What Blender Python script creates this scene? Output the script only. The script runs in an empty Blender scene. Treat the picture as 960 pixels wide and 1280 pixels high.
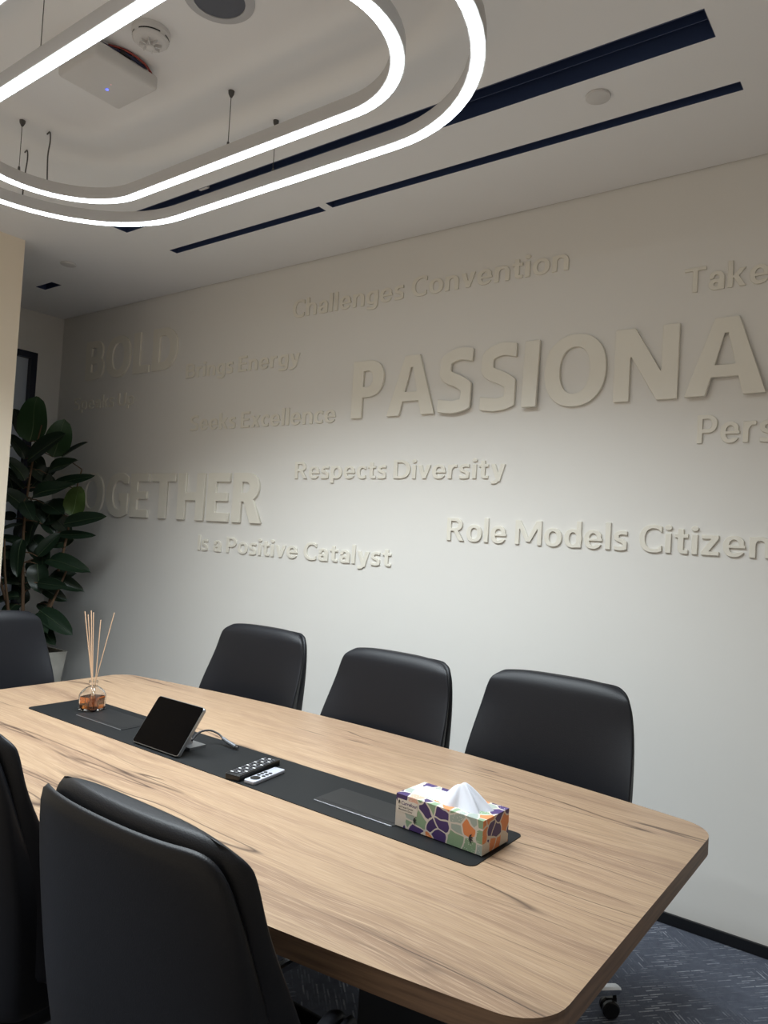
import bpy, bmesh, math, random
from mathutils import Vector, Matrix, Euler
random.seed(7)
sc = bpy.context.scene
COL = sc.collection
PI = math.pi

# ------------------------------------------------------------------ camera
CAM_H = 1.4005
r_ = Vector((0.80181931, 0.59479262, 0.05751113))
u_ = Vector((-0.02689302, -0.06022696, 0.99782237))
f_ = Vector((-0.5969611, 0.80161989, 0.03229537))
cd = bpy.data.cameras.new('camera'); cam = bpy.data.objects.new('camera', cd); COL.objects.link(cam)
cam.matrix_world = Matrix(((r_.x, u_.x, -f_.x, 0), (r_.y, u_.y, -f_.y, 0), (r_.z, u_.z, -f_.z, CAM_H), (0, 0, 0, 1)))
cd.sensor_fit = 'HORIZONTAL'; cd.sensor_width = 36; cd.lens = 36 * 927.18 / 960
cd.clip_start = 0.02
sc.camera = cam
# ------------------------------------------------------------------ world, exposure
w = bpy.data.worlds.new('world'); sc.world = w; w.use_nodes = True
w.node_tree.nodes['Background'].inputs[0].default_value = (1, .88, .73, 1)  # uniform warm fill, added to brighten the room through the front opening
w.node_tree.nodes['Background'].inputs[1].default_value = 0.9
sc.view_settings.view_transform = 'Standard'; sc.view_settings.look = 'None'
sc.view_settings.gamma = 1; sc.view_settings.use_curve_mapping = False
sc.view_settings.exposure = -0.50
# light of the suspended LED loops (built below): strengths
LED_EMIT = 11.0        # diffuser surface
LED_BEAM = 12.2        # watts per metre of prismatic downward beam
LED_SPREAD = math.radians(132)
LED_COL = (.87, .955, 1.0)
LZ = 2.65              # height of the luminous face
ZC = 2.899; D = 2.98   # ceiling height, distance of the lettered wall

# ------------------------------------------------------------------ node helpers
def srgb(r, g=None, b=None):
    if g is None: r, g, b = r
    f = lambda c: (c / 255) / 12.92 if c / 255 <= .04045 else ((c / 255 + .055) / 1.055) ** 2.4
    return (f(r), f(g), f(b), 1)
class NT:
    def __init__(s, name):
        s.m = bpy.data.materials.new(name); s.m.use_nodes = True; s.t = s.m.node_tree
        s.b = s.t.nodes['Principled BSDF']
    def n(s, typ, ins=None, **kw):
        nd = s.t.nodes.new(typ)
        for k, v in kw.items(): setattr(nd, k, v)
        for k, v in (ins or {}).items():
            if hasattr(v, 'is_output'): s.t.links.new(v, nd.inputs[k])
            else: nd.inputs[k].default_value = v
        return nd
    def math(s, op, a, b=0.0, c=0.0): return s.n('ShaderNodeMath', {0: a, 1: b, 2: c}, operation=op).outputs[0]
    def mix(s, fac, a, b):
        nd = s.n('ShaderNodeMix', None, data_type='RGBA')
        for i, v in ((0, fac), (6, a), (7, b)):
            if hasattr(v, 'is_output'): s.t.links.new(v, nd.inputs[i])
            else: nd.inputs[i].default_value = v
        return nd.outputs[2]
    def ramp(s, fac, stops, interp='LINEAR'):
        nd = s.n('ShaderNodeValToRGB', {0: fac}); cr = nd.color_ramp; cr.interpolation = interp
        while len(cr.elements) < len(stops): cr.elements.new(.5)
        for e, (p, c) in zip(cr.elements, stops):
            e.position = p; e.color = c if len(c) == 4 else (*c, 1)
        return nd.outputs[0]
    def set(s, **kw):
        for k, v in kw.items():
            i = s.b.inputs[k.replace('_', ' ')]
            if hasattr(v, 'is_output'): s.t.links.new(v, i)
            else: i.default_value = v
        return s.m
    def bump(s, h, strength=.3, dist=.002):
        nd = s.n('ShaderNodeBump', {'Height': h, 'Strength': strength, 'Distance': dist})
        s.t.links.new(nd.outputs[0], s.b.inputs['Normal'])
    def obj(s): return s.n('ShaderNodeTexCoord').outputs['Object']
    def mapping(s, v, scale=(1, 1, 1), rot=(0, 0, 0), loc=(0, 0, 0)):
        return s.n('ShaderNodeMapping', {0: v, 1: loc, 2: rot, 3: scale}).outputs[0]
    def noise(s, v, scale=5, detail=2, rough=.5, dist=0):
        return s.n('ShaderNodeTexNoise', {'Vector': v, 'Scale': scale, 'Detail': detail, 'Roughness': rough, 'Distortion': dist}).outputs[0]

def plain(name, col, rough=.5, metal=0, bump=0, bscale=200, var=0, **kw):
    t = NT(name); c = col
    v = t.obj()
    if var:
        n = t.noise(v, 3, 3)
        c = t.mix(n, tuple(x * (1 - var) for x in col[:3]) + (1,), tuple(min(1, x * (1 + var)) for x in col[:3]) + (1,))
    if bump:
        t.bump(t.noise(v, bscale, 3), bump, .001)
    return t.set(Base_Color=c, Roughness=rough, Metallic=metal, **kw)

M = {}
M['wall'] = plain('wall_paint', srgb(226, 224, 219), .62, bump=.06, bscale=160, var=.012)
M['wall_warm'] = plain('pillar_paint', srgb(240, 227, 206), .6, bump=.06, bscale=160, var=.012)
M['ceiling'] = plain('ceiling_paint', srgb(240, 240, 240), .8, bump=.05, bscale=120, var=.01)
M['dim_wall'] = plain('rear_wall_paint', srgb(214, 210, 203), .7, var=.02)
M['letter'] = plain('letter_paint', srgb(229, 225, 213), .42, var=.01)
M['base'] = plain('baseboard_black', srgb(18, 20, 24), .4)
M['slot'] = plain('slot_black', srgb(60, 74, 108), .28, bump=.03, bscale=30)
M['white'] = plain('white_plastic', srgb(214, 212, 210), .45, var=.01)
M['white_dim'] = plain('speaker_ring', srgb(190, 190, 192), .5)
M['grille'] = plain('speaker_grille', srgb(92, 96, 106), .6, bump=.5, bscale=900)
M['darkslit'] = plain('dark_slit', srgb(30, 30, 32), .7)
M['lamp_body'] = plain('lamp_aluminium', srgb(196, 194, 192), .42, var=.03)
M['wire'] = plain('steel_wire', srgb(90, 88, 86), .4, .6)
M['chrome'] = plain('polished_chrome', srgb(205, 207, 210), .14, 1.0)
M['silver'] = plain('silver_frame', srgb(165, 168, 172), .3, .85)
M['screen'] = plain('black_screen', srgb(3, 3, 4), .12, Specular_IOR_Level=.12)
M['cable'] = plain('cable_rubber', srgb(38, 38, 42), .5)
M['cable_grey'] = plain('cable_plug_grey', srgb(96, 98, 102), .4, .3)
M['blackplastic'] = plain('black_plastic', srgb(14, 14, 16), .35, bump=.05, bscale=400)
M['navy_frame'] = plain('navy_frame', srgb(16, 22, 44), .4)
M['reed'] = plain('reed_wood', srgb(214, 180, 148), .7, var=.08)
M['soil'] = plain('dark_soil', srgb(22, 17, 14), .95, bump=.8, bscale=60)
M['button'] = plain('remote_button', srgb(74, 74, 80), .5)
M['remote_silver'] = plain('remote_silver', srgb(178, 181, 192), .35, .3)
M['red_cable'] = plain('red_wire', srgb(150, 60, 52), .5)
M['blue_cable'] = plain('navy_wire', srgb(30, 36, 70), .5)
M['paper'] = plain('label_paper', srgb(205, 197, 186), .6)
M['ink_purple'] = plain('ink_purple', srgb(72, 52, 104), .6)
M['ink_dark'] = plain('ink_dark', srgb(40, 38, 44), .6)

def emis(name, col, s):
    t = NT(name); return t.set(Base_Color=(.8, .8, .8, 1), Emission_Color=(*col[:3], 1), Emission_Strength=s)
M['led'] = emis('led_diffuser', LED_COL, LED_EMIT)
M['blue_dot'] = emis('blue_indicator', (.0, .04, 1), 5)
M['red_dot'] = emis('red_indicator', (.8, .05, .1), .6)

t = NT('leather'); v = t.obj()
vo = t.n('ShaderNodeTexVoronoi', {'Vector': v, 'Scale': 420.0}).outputs[0]
t.bump(t.math('ADD', vo, t.math('MULTIPLY', t.noise(v, 9, 2), 2.0)), .12, .0012)
M['leather'] = t.set(Base_Color=srgb(17, 18, 23), Roughness=.47, Specular_IOR_Level=.3)

# oak laminate: boards printed along x
t = NT('oak_laminate'); v = t.obj()
sep = t.n('ShaderNodeSeparateXYZ', {0: v})
yb = t.math('FLOOR', t.math('MULTIPLY', t.math('ADD', sep.outputs[1], .04), 5.2))
off = t.n('ShaderNodeCombineXYZ', {0: t.math('MULTIPLY', yb, 3.7), 1: t.math('MULTIPLY', yb, 1.31), 2: 0.0}).outputs[0]
vv = t.n('ShaderNodeVectorMath', {0: v, 1: off}, operation='ADD').outputs[0]
warp = t.noise(t.mapping(vv, (1.3, 4, 4)), 1.3, 2, .5)
wv = t.n('ShaderNodeVectorMath', {0: vv, 1: t.n('ShaderNodeCombineXYZ', {0: 0.0, 1: t.math('MULTIPLY', t.math('SUBTRACT', warp, .5), .075), 2: 0.0}).outputs[0]}, operation='ADD').outputs[0]
g1 = t.noise(t.mapping(wv, (.7, 17, 17)), 1.0, 4, .6)
g2 = t.noise(t.mapping(wv, (2.6, 190, 190)), 1.0, 3, .65)
g3 = t.noise(t.mapping(wv, (16, 60, 60)), 1.5, 2, .6)
ripple = t.noise(t.mapping(wv, (9, 420, 420)), 1.0, 2, .7)
tint = t.n('ShaderNodeTexWhiteNoise', {'W': yb}, noise_dimensions='1D').outputs[0]
base = t.ramp(g1, [(.22, srgb(116, 92, 74)), (.42, srgb(138, 113, 91)), (.55, srgb(154, 129, 103)), (.75, srgb(130, 105, 85))])
c = t.mix(t.math('MULTIPLY', tint, .30), base, srgb(146, 121, 100))
c = t.mix(t.ramp(g2, [(.35, (.5, .5, .5)), (.52, (0, 0, 0))]), c, srgb(122, 98, 80))
c = t.mix(t.ramp(ripple, [(.50, (0, 0, 0)), (.68, (.5, .5, .5))]), c, srgb(182, 158, 132))
def cracks(sx, sy, loc, lo, hi):
    n_ = t.math('ABSOLUTE', t.math('SUBTRACT', t.noise(t.mapping(wv, (sx, sy, sy), loc=loc), 1.0, 2.5, .45), .5))
    line = t.ramp(n_, [(.0, (.9, .9, .9)), (.0022, (.7, .7, .7)), (.006, (.08, .08, .08)), (.012, (0, 0, 0))])
    m_ = t.ramp(t.noise(t.mapping(wv, (1.5, 4.5, 4.5), loc=(loc[1], loc[0], 0)), 1.0, 2), [(lo, (0, 0, 0)), (hi, (1, 1, 1))])
    return t.math('MULTIPLY', line, m_)
crk = t.math('MAXIMUM', cracks(.42, 6.5, (0, 0, 0), .45, .56), cracks(.55, 9.0, (4.3, 7.7, 0), .50, .60))
c = t.mix(crk, c, srgb(58, 42, 36))
kn = t.n('ShaderNodeTexVoronoi', {'Vector': t.mapping(wv, (2.2, 5.5, 5.5)), 'Scale': 1.0, 'Randomness': 1.0}).outputs[0]
kn = t.ramp(kn, [(.0, (.75, .75, .75)), (.045, (.5, .5, .5)), (.11, (0, 0, 0))])
c = t.mix(t.math('MULTIPLY', kn, g3), c, srgb(80, 58, 46))
t.bump(t.math('ADD', g2, t.math('MULTIPLY', crk, -1.5)), .12, .0008)
M['oak'] = t.set(Base_Color=c, Roughness=.42, Specular_IOR_Level=.35)
t = NT('oak_edge_band'); v = t.obj()
g = t.noise(t.mapping(v, (6, 6, 120)), 1.0, 3, .6)
M['oak_edge'] = t.set(Base_Color=t.ramp(g, [(.3, srgb(98, 77, 60)), (.6, srgb(130, 104, 82))]), Roughness=.5)

M['edge_highlight'] = plain('edge_band_highlight', srgb(196, 172, 146), .45)  # pale bevel of the edge band, its highlight put into the colour
t = NT('black_leather_mat'); v = t.obj()
t.bump(t.noise(v, 500, 2), .15, .0006)
M['mat'] = t.set(Base_Color=srgb(15, 17, 19), Roughness=.52, Specular_IOR_Level=.25)
M['hatch'] = plain('hatch_leather', srgb(12, 13, 15), .46, bump=.1, bscale=500)

# carpet: grey-blue loops with pale dashes running in turned patches
t = NT('carpet'); v = t.obj()
patch = t.n('ShaderNodeTexVoronoi', {'Vector': t.mapping(v, (1, 1, 0), rot=(0, 0, .35)), 'Scale': 5.2, 'Randomness': .6}, distance='CHEBYCHEV')
sel = t.math('GREATER_THAN', t.n('ShaderNodeSeparateColor', {0: patch.outputs['Color']}).outputs[0], .5)
def dashes(rot):
    mp = t.mapping(v, (1, 1, 0), rot=(0, 0, rot))
    br = t.n('ShaderNodeTexBrick', {'Vector': mp, 'Scale': 1.0, 'Color1': (0, 0, 0, 1), 'Color2': (1, 1, 1, 1), 'Mortar': (0, 0, 0, 1),
             'Mortar Size': .0032, 'Mortar Smooth': .5, 'Brick Width': .055, 'Row Height': .0105})
    return t.ramp(t.math('MULTIPLY', br.outputs[0], t.noise(t.mapping(mp, (22, 80, 1)), 1, 2)), [(.2, (0, 0, 0)), (.52, (1, 1, 1))])
d = t.mix(sel, dashes(.75), dashes(-.85))
area = t.ramp(t.noise(v, 5.5, 3, .6), [(.40, (.12, .12, .12)), (.62, (1, 1, 1))])
pile = t.noise(v, 480, 2, .7); blot = t.noise(v, 38, 3, .6)
c = t.mix(blot, srgb(84, 89, 103), srgb(122, 128, 142))
c = t.mix(t.math('MULTIPLY', t.math('MULTIPLY', d, area), .85), c, srgb(205, 210, 220))
c = t.mix(t.ramp(pile, [(.35, (.6, .6, .6)), (.6, (0, 0, 0))]), c, srgb(60, 63, 74))
t.bump(t.math('ADD', pile, d), .8, .004)
M['carpet'] = t.set(Base_Color=c, Roughness=.95, Specular_IOR_Level=.1)

t = NT('leaf'); v = t.obj()
lf = t.noise(t.mapping(v, (1, 1, 1)), 9, 3)
oi = t.n('ShaderNodeObjectInfo').outputs['Random']
c = t.mix(lf, srgb(20, 34, 25), srgb(34, 54, 36)); c = t.mix(t.math('MULTIPLY', oi, .45), c, srgb(28, 38, 28))
M['leaf'] = t.set(Base_Color=c, Roughness=.36, Specular_IOR_Level=.4)
M['leaf_light'] = plain('young_leaf', srgb(74, 96, 48), .45, var=.15)
M['leaf_mid'] = plain('top_leaf', srgb(46, 74, 44), .42, var=.15)
M['midrib'] = plain('leaf_midrib', srgb(96, 112, 78), .5)
M['stem'] = plain('plant_stem', srgb(96, 74, 54), .8, bump=.5, bscale=80, var=.2)
t = NT('pot_concrete'); v = t.obj()
wv_ = t.n('ShaderNodeTexWave', {'Vector': t.mapping(v, (1, 1, 0), rot=(0, 0, 0)), 'Scale': 14.0, 'Distortion': 1.2}).outputs[1]
t.bump(wv_, .4, .004)
M['pot'] = t.set(Base_Color=t.mix(t.noise(v, 14, 4), srgb(150, 148, 140), srgb(190, 187, 178)), Roughness=.85)

t = NT('clear_glass'); M['glass'] = t.set(Base_Color=(1, 1, 1, 1), Roughness=.02, Transmission_Weight=1.0, IOR=1.45)
t = NT('amber_oil'); M['oil'] = t.set(Base_Color=srgb(214, 132, 66), Roughness=.03, Transmission_Weight=1.0, IOR=1.38)
M['door_glass'] = plain('frosted_pane', srgb(196, 206, 218), .22)
t = NT('tissue'); v = t.obj()
M['tissue'] = t.set(Base_Color=srgb(196, 198, 206), Roughness=.9, Subsurface_Weight=.2, Subsurface_Radius=(.01, .01, .01))

t = NT('box_print'); v = t.obj()
wob = t.n('ShaderNodeVectorMath', {0: v, 1: t.n('ShaderNodeVectorMath', {0: t.n('ShaderNodeTexNoise', {'Vector': v, 'Scale': 26.0, 'Detail': 1.0}).outputs[1], 1: (.022, .022, .022)}, operation='MULTIPLY').outputs[0]}, operation='ADD').outputs[0]
vo = t.n('ShaderNodeTexVoronoi', {'Vector': wob, 'Scale': 31.0, 'Randomness': .85})
ed = t.n('ShaderNodeTexVoronoi', {'Vector': wob, 'Scale': 31.0, 'Randomness': .85}, feature='DISTANCE_TO_EDGE').outputs[0]
rnd = t.n('ShaderNodeSeparateColor', {0: vo.outputs['Color']}).outputs[0]
cols = t.ramp(rnd, [(0, srgb(66, 46, 98)), (.24, srgb(206, 126, 76)), (.42, srgb(128, 152, 122)), (.6, srgb(198, 188, 176)), (.70, srgb(150, 160, 152)), (.82, srgb(204, 160, 140)), (.9, srgb(60, 42, 90))], 'CONSTANT')
endf = t.math('GREATER_THAN', t.n('ShaderNodeSeparateXYZ', {0: v}).outputs[0], .2297)
cole = t.ramp(rnd, [(0, srgb(66, 46, 98)), (.2, srgb(206, 126, 76)), (.7, srgb(198, 188, 176)), (.85, srgb(206, 126, 76))], 'CONSTANT')
cols = t.mix(endf, cols, cole)
dots = t.n('ShaderNodeTexVoronoi', {'Vector': v, 'Scale': 230.0, 'Randomness': .6}).outputs[0]
dm = t.math('MULTIPLY', t.math('LESS_THAN', dots, .22), t.math('GREATER_THAN', t.n('ShaderNodeSeparateColor', {0: vo.outputs['Color']}).outputs[1], .66))
cols = t.mix(dm, cols, srgb(210, 205, 198))
c = t.mix(t.math('LESS_THAN', ed, .055), cols, srgb(198, 189, 178))
M['box'] = t.set(Base_Color=c, Roughness=.5)

# ------------------------------------------------------------------ object helpers
def link(name, me, mat=None, parent=None):
    o = bpy.data.objects.new(name, me); COL.objects.link(o)
    if parent: o.parent = parent
    if mat is not None and me is not None:
        me.materials.clear(); me.materials.append(mat)
    return o
def from_bm(name, bm, mat, parent=None, smooth=False, smooth_angle=None):
    bmesh.ops.recalc_face_normals(bm, faces=bm.faces)
    me = bpy.data.meshes.new(name); bm.to_mesh(me); bm.free()
    if smooth:
        me.polygons.foreach_set('use_smooth', [True] * len(me.polygons))
        if smooth_angle: me.set_sharp_from_angle(angle=math.radians(smooth_angle))
    return link(name, me, mat, parent)
def thing(name, label, cat, loc=(0, 0, 0), rz=0, group=None):
    o = bpy.data.objects.new(name, None); COL.objects.link(o); o.empty_display_size = .05
    o.location = loc; o.rotation_euler = (0, 0, rz); o['label'] = label; o['category'] = cat
    if group: o['group'] = group
    return o
def tag(o, label, cat, group=None):
    o['label'] = label; o['category'] = cat
    if group: o['group'] = group
    return o
def struct(name, bm, mat, **kw):
    o = from_bm(name, bm, mat, **kw); o['kind'] = 'structure'; return o
def box(bm, x0, x1, y0, y1, z0, z1, mi=0):
    vs = [bm.verts.new((x, y, z)) for z in (z0, z1) for y in (y0, y1) for x in (x0, x1)]
    fs = []
    for idx in ((0, 2, 3, 1), (4, 5, 7, 6), (0, 1, 5, 4), (2, 6, 7, 3), (0, 4, 6, 2), (1, 3, 7, 5)):
        f = bm.faces.new([vs[i] for i in idx]); f.material_index = mi; fs.append(f)
    return vs, fs
def bevel(bm, w, seg=2, edges=None):
    bmesh.ops.bevel(bm, geom=list(edges if edges else bm.edges), offset=w, segments=seg, affect='EDGES', profile=.5)
def newbox(*a, bev=0, seg=2):
    bm = bmesh.new(); box(bm, *a)
    if bev: bevel(bm, bev, seg)
    return bm
def prism(bm, pts, z0, z1):
    a = [bm.verts.new((x, y, z0)) for x, y in pts]; b = [bm.verts.new((x, y, z1)) for x, y in pts]
    bm.faces.new(a[::-1]); top = bm.faces.new(b); n = len(pts)
    for i in range(n): bm.faces.new((a[i], a[(i + 1) % n], b[(i + 1) % n], b[i]))
    return top
def lathe(bm, prof, seg=24, cx=0, cy=0):
    rings = []
    for r, z in prof:
        if r < 1e-6: rings.append([bm.verts.new((cx, cy, z))])
        else: rings.append([bm.verts.new((cx + r * math.cos(2 * PI * i / seg), cy + r * math.sin(2 * PI * i / seg), z)) for i in range(seg)])
    for a, b in zip(rings, rings[1:]):
        for i in range(seg):
            j = (i + 1) % seg
            if len(a) == 1 and len(b) == 1: continue
            if len(a) == 1: bm.faces.new((a[0], b[i], b[j]))
            elif len(b) == 1: bm.faces.new((a[i], a[j], b[0]))
            else: bm.faces.new((a[i], a[j], b[j], b[i]))
def tube(bm, pts, rad, seg=8, cap=True):
    pts = [Vector(p) for p in pts]; rs = rad if isinstance(rad, (list, tuple)) else [rad] * len(pts)
    rings = []; prev = None
    for i, p in enumerate(pts):
        d = (pts[min(i + 1, len(pts) - 1)] - pts[max(i - 1, 0)]).normalized()
        if prev is None:
            a = Vector((0, 0, 1)) if abs(d.z) < .9 else Vector((1, 0, 0)); x = d.cross(a).normalized()
        else: x = (prev - d * prev.dot(d)).normalized()
        prev = x; y = d.cross(x)
        rings.append([bm.verts.new(p + (x * math.cos(2 * PI * k / seg) + y * math.sin(2 * PI * k / seg)) * rs[i]) for k in range(seg)])
    for a, b in zip(rings, rings[1:]):
        for k in range(seg): bm.faces.new((a[k], a[(k + 1) % seg], b[(k + 1) % seg], b[k]))
    if cap: bm.faces.new(rings[0][::-1]); bm.faces.new(rings[-1])
def smoothpath(pts, n=6):
    P = [Vector(p) for p in pts]; out = []
    for i in range(len(P) - 1):
        p0, p1, p2, p3 = P[max(i - 1, 0)], P[i], P[i + 1], P[min(i + 2, len(P) - 1)]
        for k in range(n):
            s = k / n
            out.append(.5 * ((2 * p1) + (p2 - p0) * s + (2 * p0 - 5 * p1 + 4 * p2 - p3) * s * s + (3 * p1 - p0 - 3 * p2 + p3) * s ** 3))
    out.append(P[-1]); return out
def copy_tree(o, parent=None):
    c = o.copy(); COL.objects.link(c); c.parent = parent
    for ch in list(o.children): copy_tree(ch, c)
    return c

# ------------------------------------------------------------------ room shell
X0, XP, X1, Y0 = -5.34, -4.03, 1.0, -.95
PY = 1.994
bm = newbox(X0 - .1, X1 + .1, Y0 - .1, D + .1, -.1, 0); struct('floor', bm, M['carpet'])
struct('wall_back', newbox(X0 - .1, X1 + .1, D, D + .1, 0, 3.1), M['wall'])
struct('wall_right', newbox(X1, X1 + .1, Y0, D, 0, 3.1), M['dim_wall'])
bm = bmesh.new()
box(bm, X0, XP + .25, Y0 - .1, Y0, 0, 3.1); box(bm, X1 - .25, X1, Y0 - .1, Y0, 0, 3.1); box(bm, XP + .25, X1 - .25, Y0 - .1, Y0, 2.65, 3.1)
struct('wall_front', bm, M['dim_wall'])     # wide unseen opening, added to let the warm world light in as fill
# left: pillar wall near, alcove beyond
struct('wall_pillar', newbox(XP - .14, XP, Y0, PY, 0, 3.1), M['wall_warm'])
WY0, WY1, WZ1 = 1.93, 2.79, 2.595
bm = bmesh.new()
box(bm, X0 - .1, X0, WY1, D, 0, 3.1); box(bm, X0 - .1, X0, WY0, WY1, WZ1, 3.1); box(bm, X0 - .1, X0, Y0, WY0, 0, 3.1)
struct('wall_left', bm, M['wall'])
# glazed partition in the left wall
win = thing('window_1', 'navy framed glazed panel behind the rubber plant', 'window', (X0, 0, 0))
win['kind'] = 'structure'; del win['category']; del win['label']
bm = bmesh.new()
for a in ((WY1 - .045, WY1, .0, WZ1), (WY0, WY0 + .045, 0, WZ1), (WY0 + .045, WY1 - .045, WZ1 - .045, WZ1), (WY0 + .045, WY1 - .045, 0, .08)):
    box(bm, -.09, .012, *a)
from_bm('window_frame', bm, M['navy_frame'], win)
from_bm('pane', newbox(-.05, -.035, WY0 + .045, WY1 - .045, .08, WZ1 - .045), M['door_glass'], win)

# ceiling with real recessed slots and a shadow gap to the walls
SLOTS = [('air_slot', -3.415, -.549, 2.076, 2.211, 'wide black recessed air slot above the light loops, widest of the ceiling slots'),
         ('air_slot', -3.415, -2.32, 2.478, 2.528, 'narrow black ceiling slot left of the thin bridge, shorter of the two in line'),
         ('air_slot', -2.27, -.533, 2.467, 2.517, 'long narrow black ceiling slot right of the thin bridge nearest the lettered wall'),
         ('air_slot', -4.77, -4.575, 2.45, 2.515, 'very short black ceiling slot above the corner by the rubber plant')]
xs = sorted({X0, X1} | {s[1] for s in SLOTS} | {s[2] for s in SLOTS})
ys = sorted({Y0, D - .007} | {s[3] for s in SLOTS} | {s[4] for s in SLOTS})
bm = bmesh.new(); T = .012
vg = {}
def V(x, y, z):
    k = (round(x, 4), round(y, 4), z)
    if k not in vg: vg[k] = bm.verts.new((x, y, z))
    return vg[k]
def inslot(x, y): return any(s[1] < x < s[2] and s[3] < y < s[4] for s in SLOTS)
for i in range(len(xs) - 1):
    for j in range(len(ys) - 1):
        if inslot((xs[i] + xs[i + 1]) / 2, (ys[j] + ys[j + 1]) / 2): continue
        q = ((xs[i], ys[j]), (xs[i + 1], ys[j]), (xs[i + 1], ys[j + 1]), (xs[i], ys[j + 1]))
        bm.faces.new([V(*p, ZC) for p in q])
        bm.faces.new([V(*p, ZC + T) for p in q[::-1]])
bmesh.ops.recalc_face_normals(bm, faces=bm.faces)
bd = [e for e in bm.edges if e.is_boundary]
low = [e for e in bd if abs(e.verts[0].co.z - ZC) < 1e-5]
for e in low:
    a, b = e.verts; bm.faces.new((a, b, V(b.co.x, b.co.y, ZC + T), V(a.co.x, a.co.y, ZC + T)))
struct('ceiling', bm, M['ceiling'])
struct('trim_1', newbox(X0, X1, D - .03, D - .0005, ZC + T + .001, ZC + T + .02), M['wall'])
for i, (nm, x0, x1, y0, y1, lab) in enumerate(SLOTS):
    t_ = thing('air_slot', lab, 'ceiling slot', ((x0 + x1) / 2, (y0 + y1) / 2, ZC), 0, 'black slots in the ceiling')
    hx, hy = (x1 - x0) / 2, (y1 - y0) / 2
    bm = bmesh.new(); dz = .11 if i == 0 else .05
    e = .0005
    box(bm, -hx - .004, -hx - e, -hy - .004, hy + .004, T + .001, dz); box(bm, hx + e, hx + .004, -hy - .004, hy + .004, T + .001, dz)
    box(bm, -hx, hx, -hy - .004, -hy - e, T + .001, dz); box(bm, -hx, hx, hy + e, hy + .004, T + .001, dz)
    box(bm, -hx - .004, hx + .004, -hy - .004, hy + .004, dz, dz + .004)
    from_bm('slot_housing', bm, M['slot'], t_)
    bm = bmesh.new()
    e2 = .0015
    box(bm, -hx + .0005, -hx + e2, -hy + .0005, hy - .0005, -.001, T); box(bm, hx - e2, hx - .0005, -hy + .0005, hy - .0005, -.001, T)
    box(bm, -hx + e2, hx - e2, -hy + .0005, -hy + e2, -.001, T); box(bm, -hx + e2, hx - e2, hy - e2, hy - .0005, -.001, T)
    from_bm('slot_trim', bm, M['slot'], t_)
    if i == 0:
        bm = newbox(-.70 - .03, -.70 + .03, -.055, -.030, .012, .03, bev=.003); from_bm('mounting_clip', bm, M['white'], t_)
    if i in (0, 2):
        n = 1 if i else 2
        for k in range(n):
            yy = (k - (n - 1) / 2) * .045
            from_bm('deflector_blade', newbox(-hx + .004, hx - .004, yy - .0015, yy + .0015, .03, .048 if i else .075), M['slot'], t_)

# baseboards
struct('baseboard_back', newbox(X0 + .012, X1 - .012, D - .012, D - .0005, 0.0005, .042, bev=.002), M['base'])
struct('baseboard_right', newbox(X1 - .012, X1 - .0005, Y0 + .012, D - .012, 0.0005, .042, bev=.002), M['base'])
struct('baseboard_left', newbox(X0 + .0005, X0 + .012, WY1 + .005, D - .013, 0.0005, .042, bev=.002), M['base'])
struct('baseboard_pillar', newbox(XP + .0005, XP + .012, Y0 + .012, PY, 0.0005, .042, bev=.002), M['base'])

# ------------------------------------------------------------------ suspended LED loops
CY = 1.335
def stadium(xa, xb, R, n=28, extra=0.0):
    pts = []
    cxr, cxl = xb - R, xa + R; R2 = R + extra
    for i in range(n + 1):
        a = -PI / 2 + PI * i / n; pts.append((cxr + R2 * math.cos(a), CY + R2 * math.sin(a)))
    for i in range(n + 1):
        a = PI / 2 + PI * i / n; pts.append((cxl + R2 * math.cos(a), CY + R2 * math.sin(a)))
    return pts
def loop_strip(bm, spec, w, z0, z1, n=28):
    o = stadium(*spec, n=n, extra=w / 2); i_ = stadium(*spec, n=n, extra=-w / 2); N = len(o)
    vo0 = [bm.verts.new((*p, z0)) for p in o]; vo1 = [bm.verts.new((*p, z1)) for p in o]
    vi0 = [bm.verts.new((*p, z0)) for p in i_]; vi1 = [bm.verts.new((*p, z1)) for p in i_]
    for k in range(N):
        j = (k + 1) % N
        bm.faces.new((vo0[k], vo0[j], vo1[j], vo1[k])); bm.faces.new((vi0[k], vi1[k], vi1[j], vi0[j]))
        bm.faces.new((vo1[k], vo1[j], vi1[j], vi1[k])); bm.faces.new((vo0[k], vi0[k], vi0[j], vo0[j]))
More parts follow.
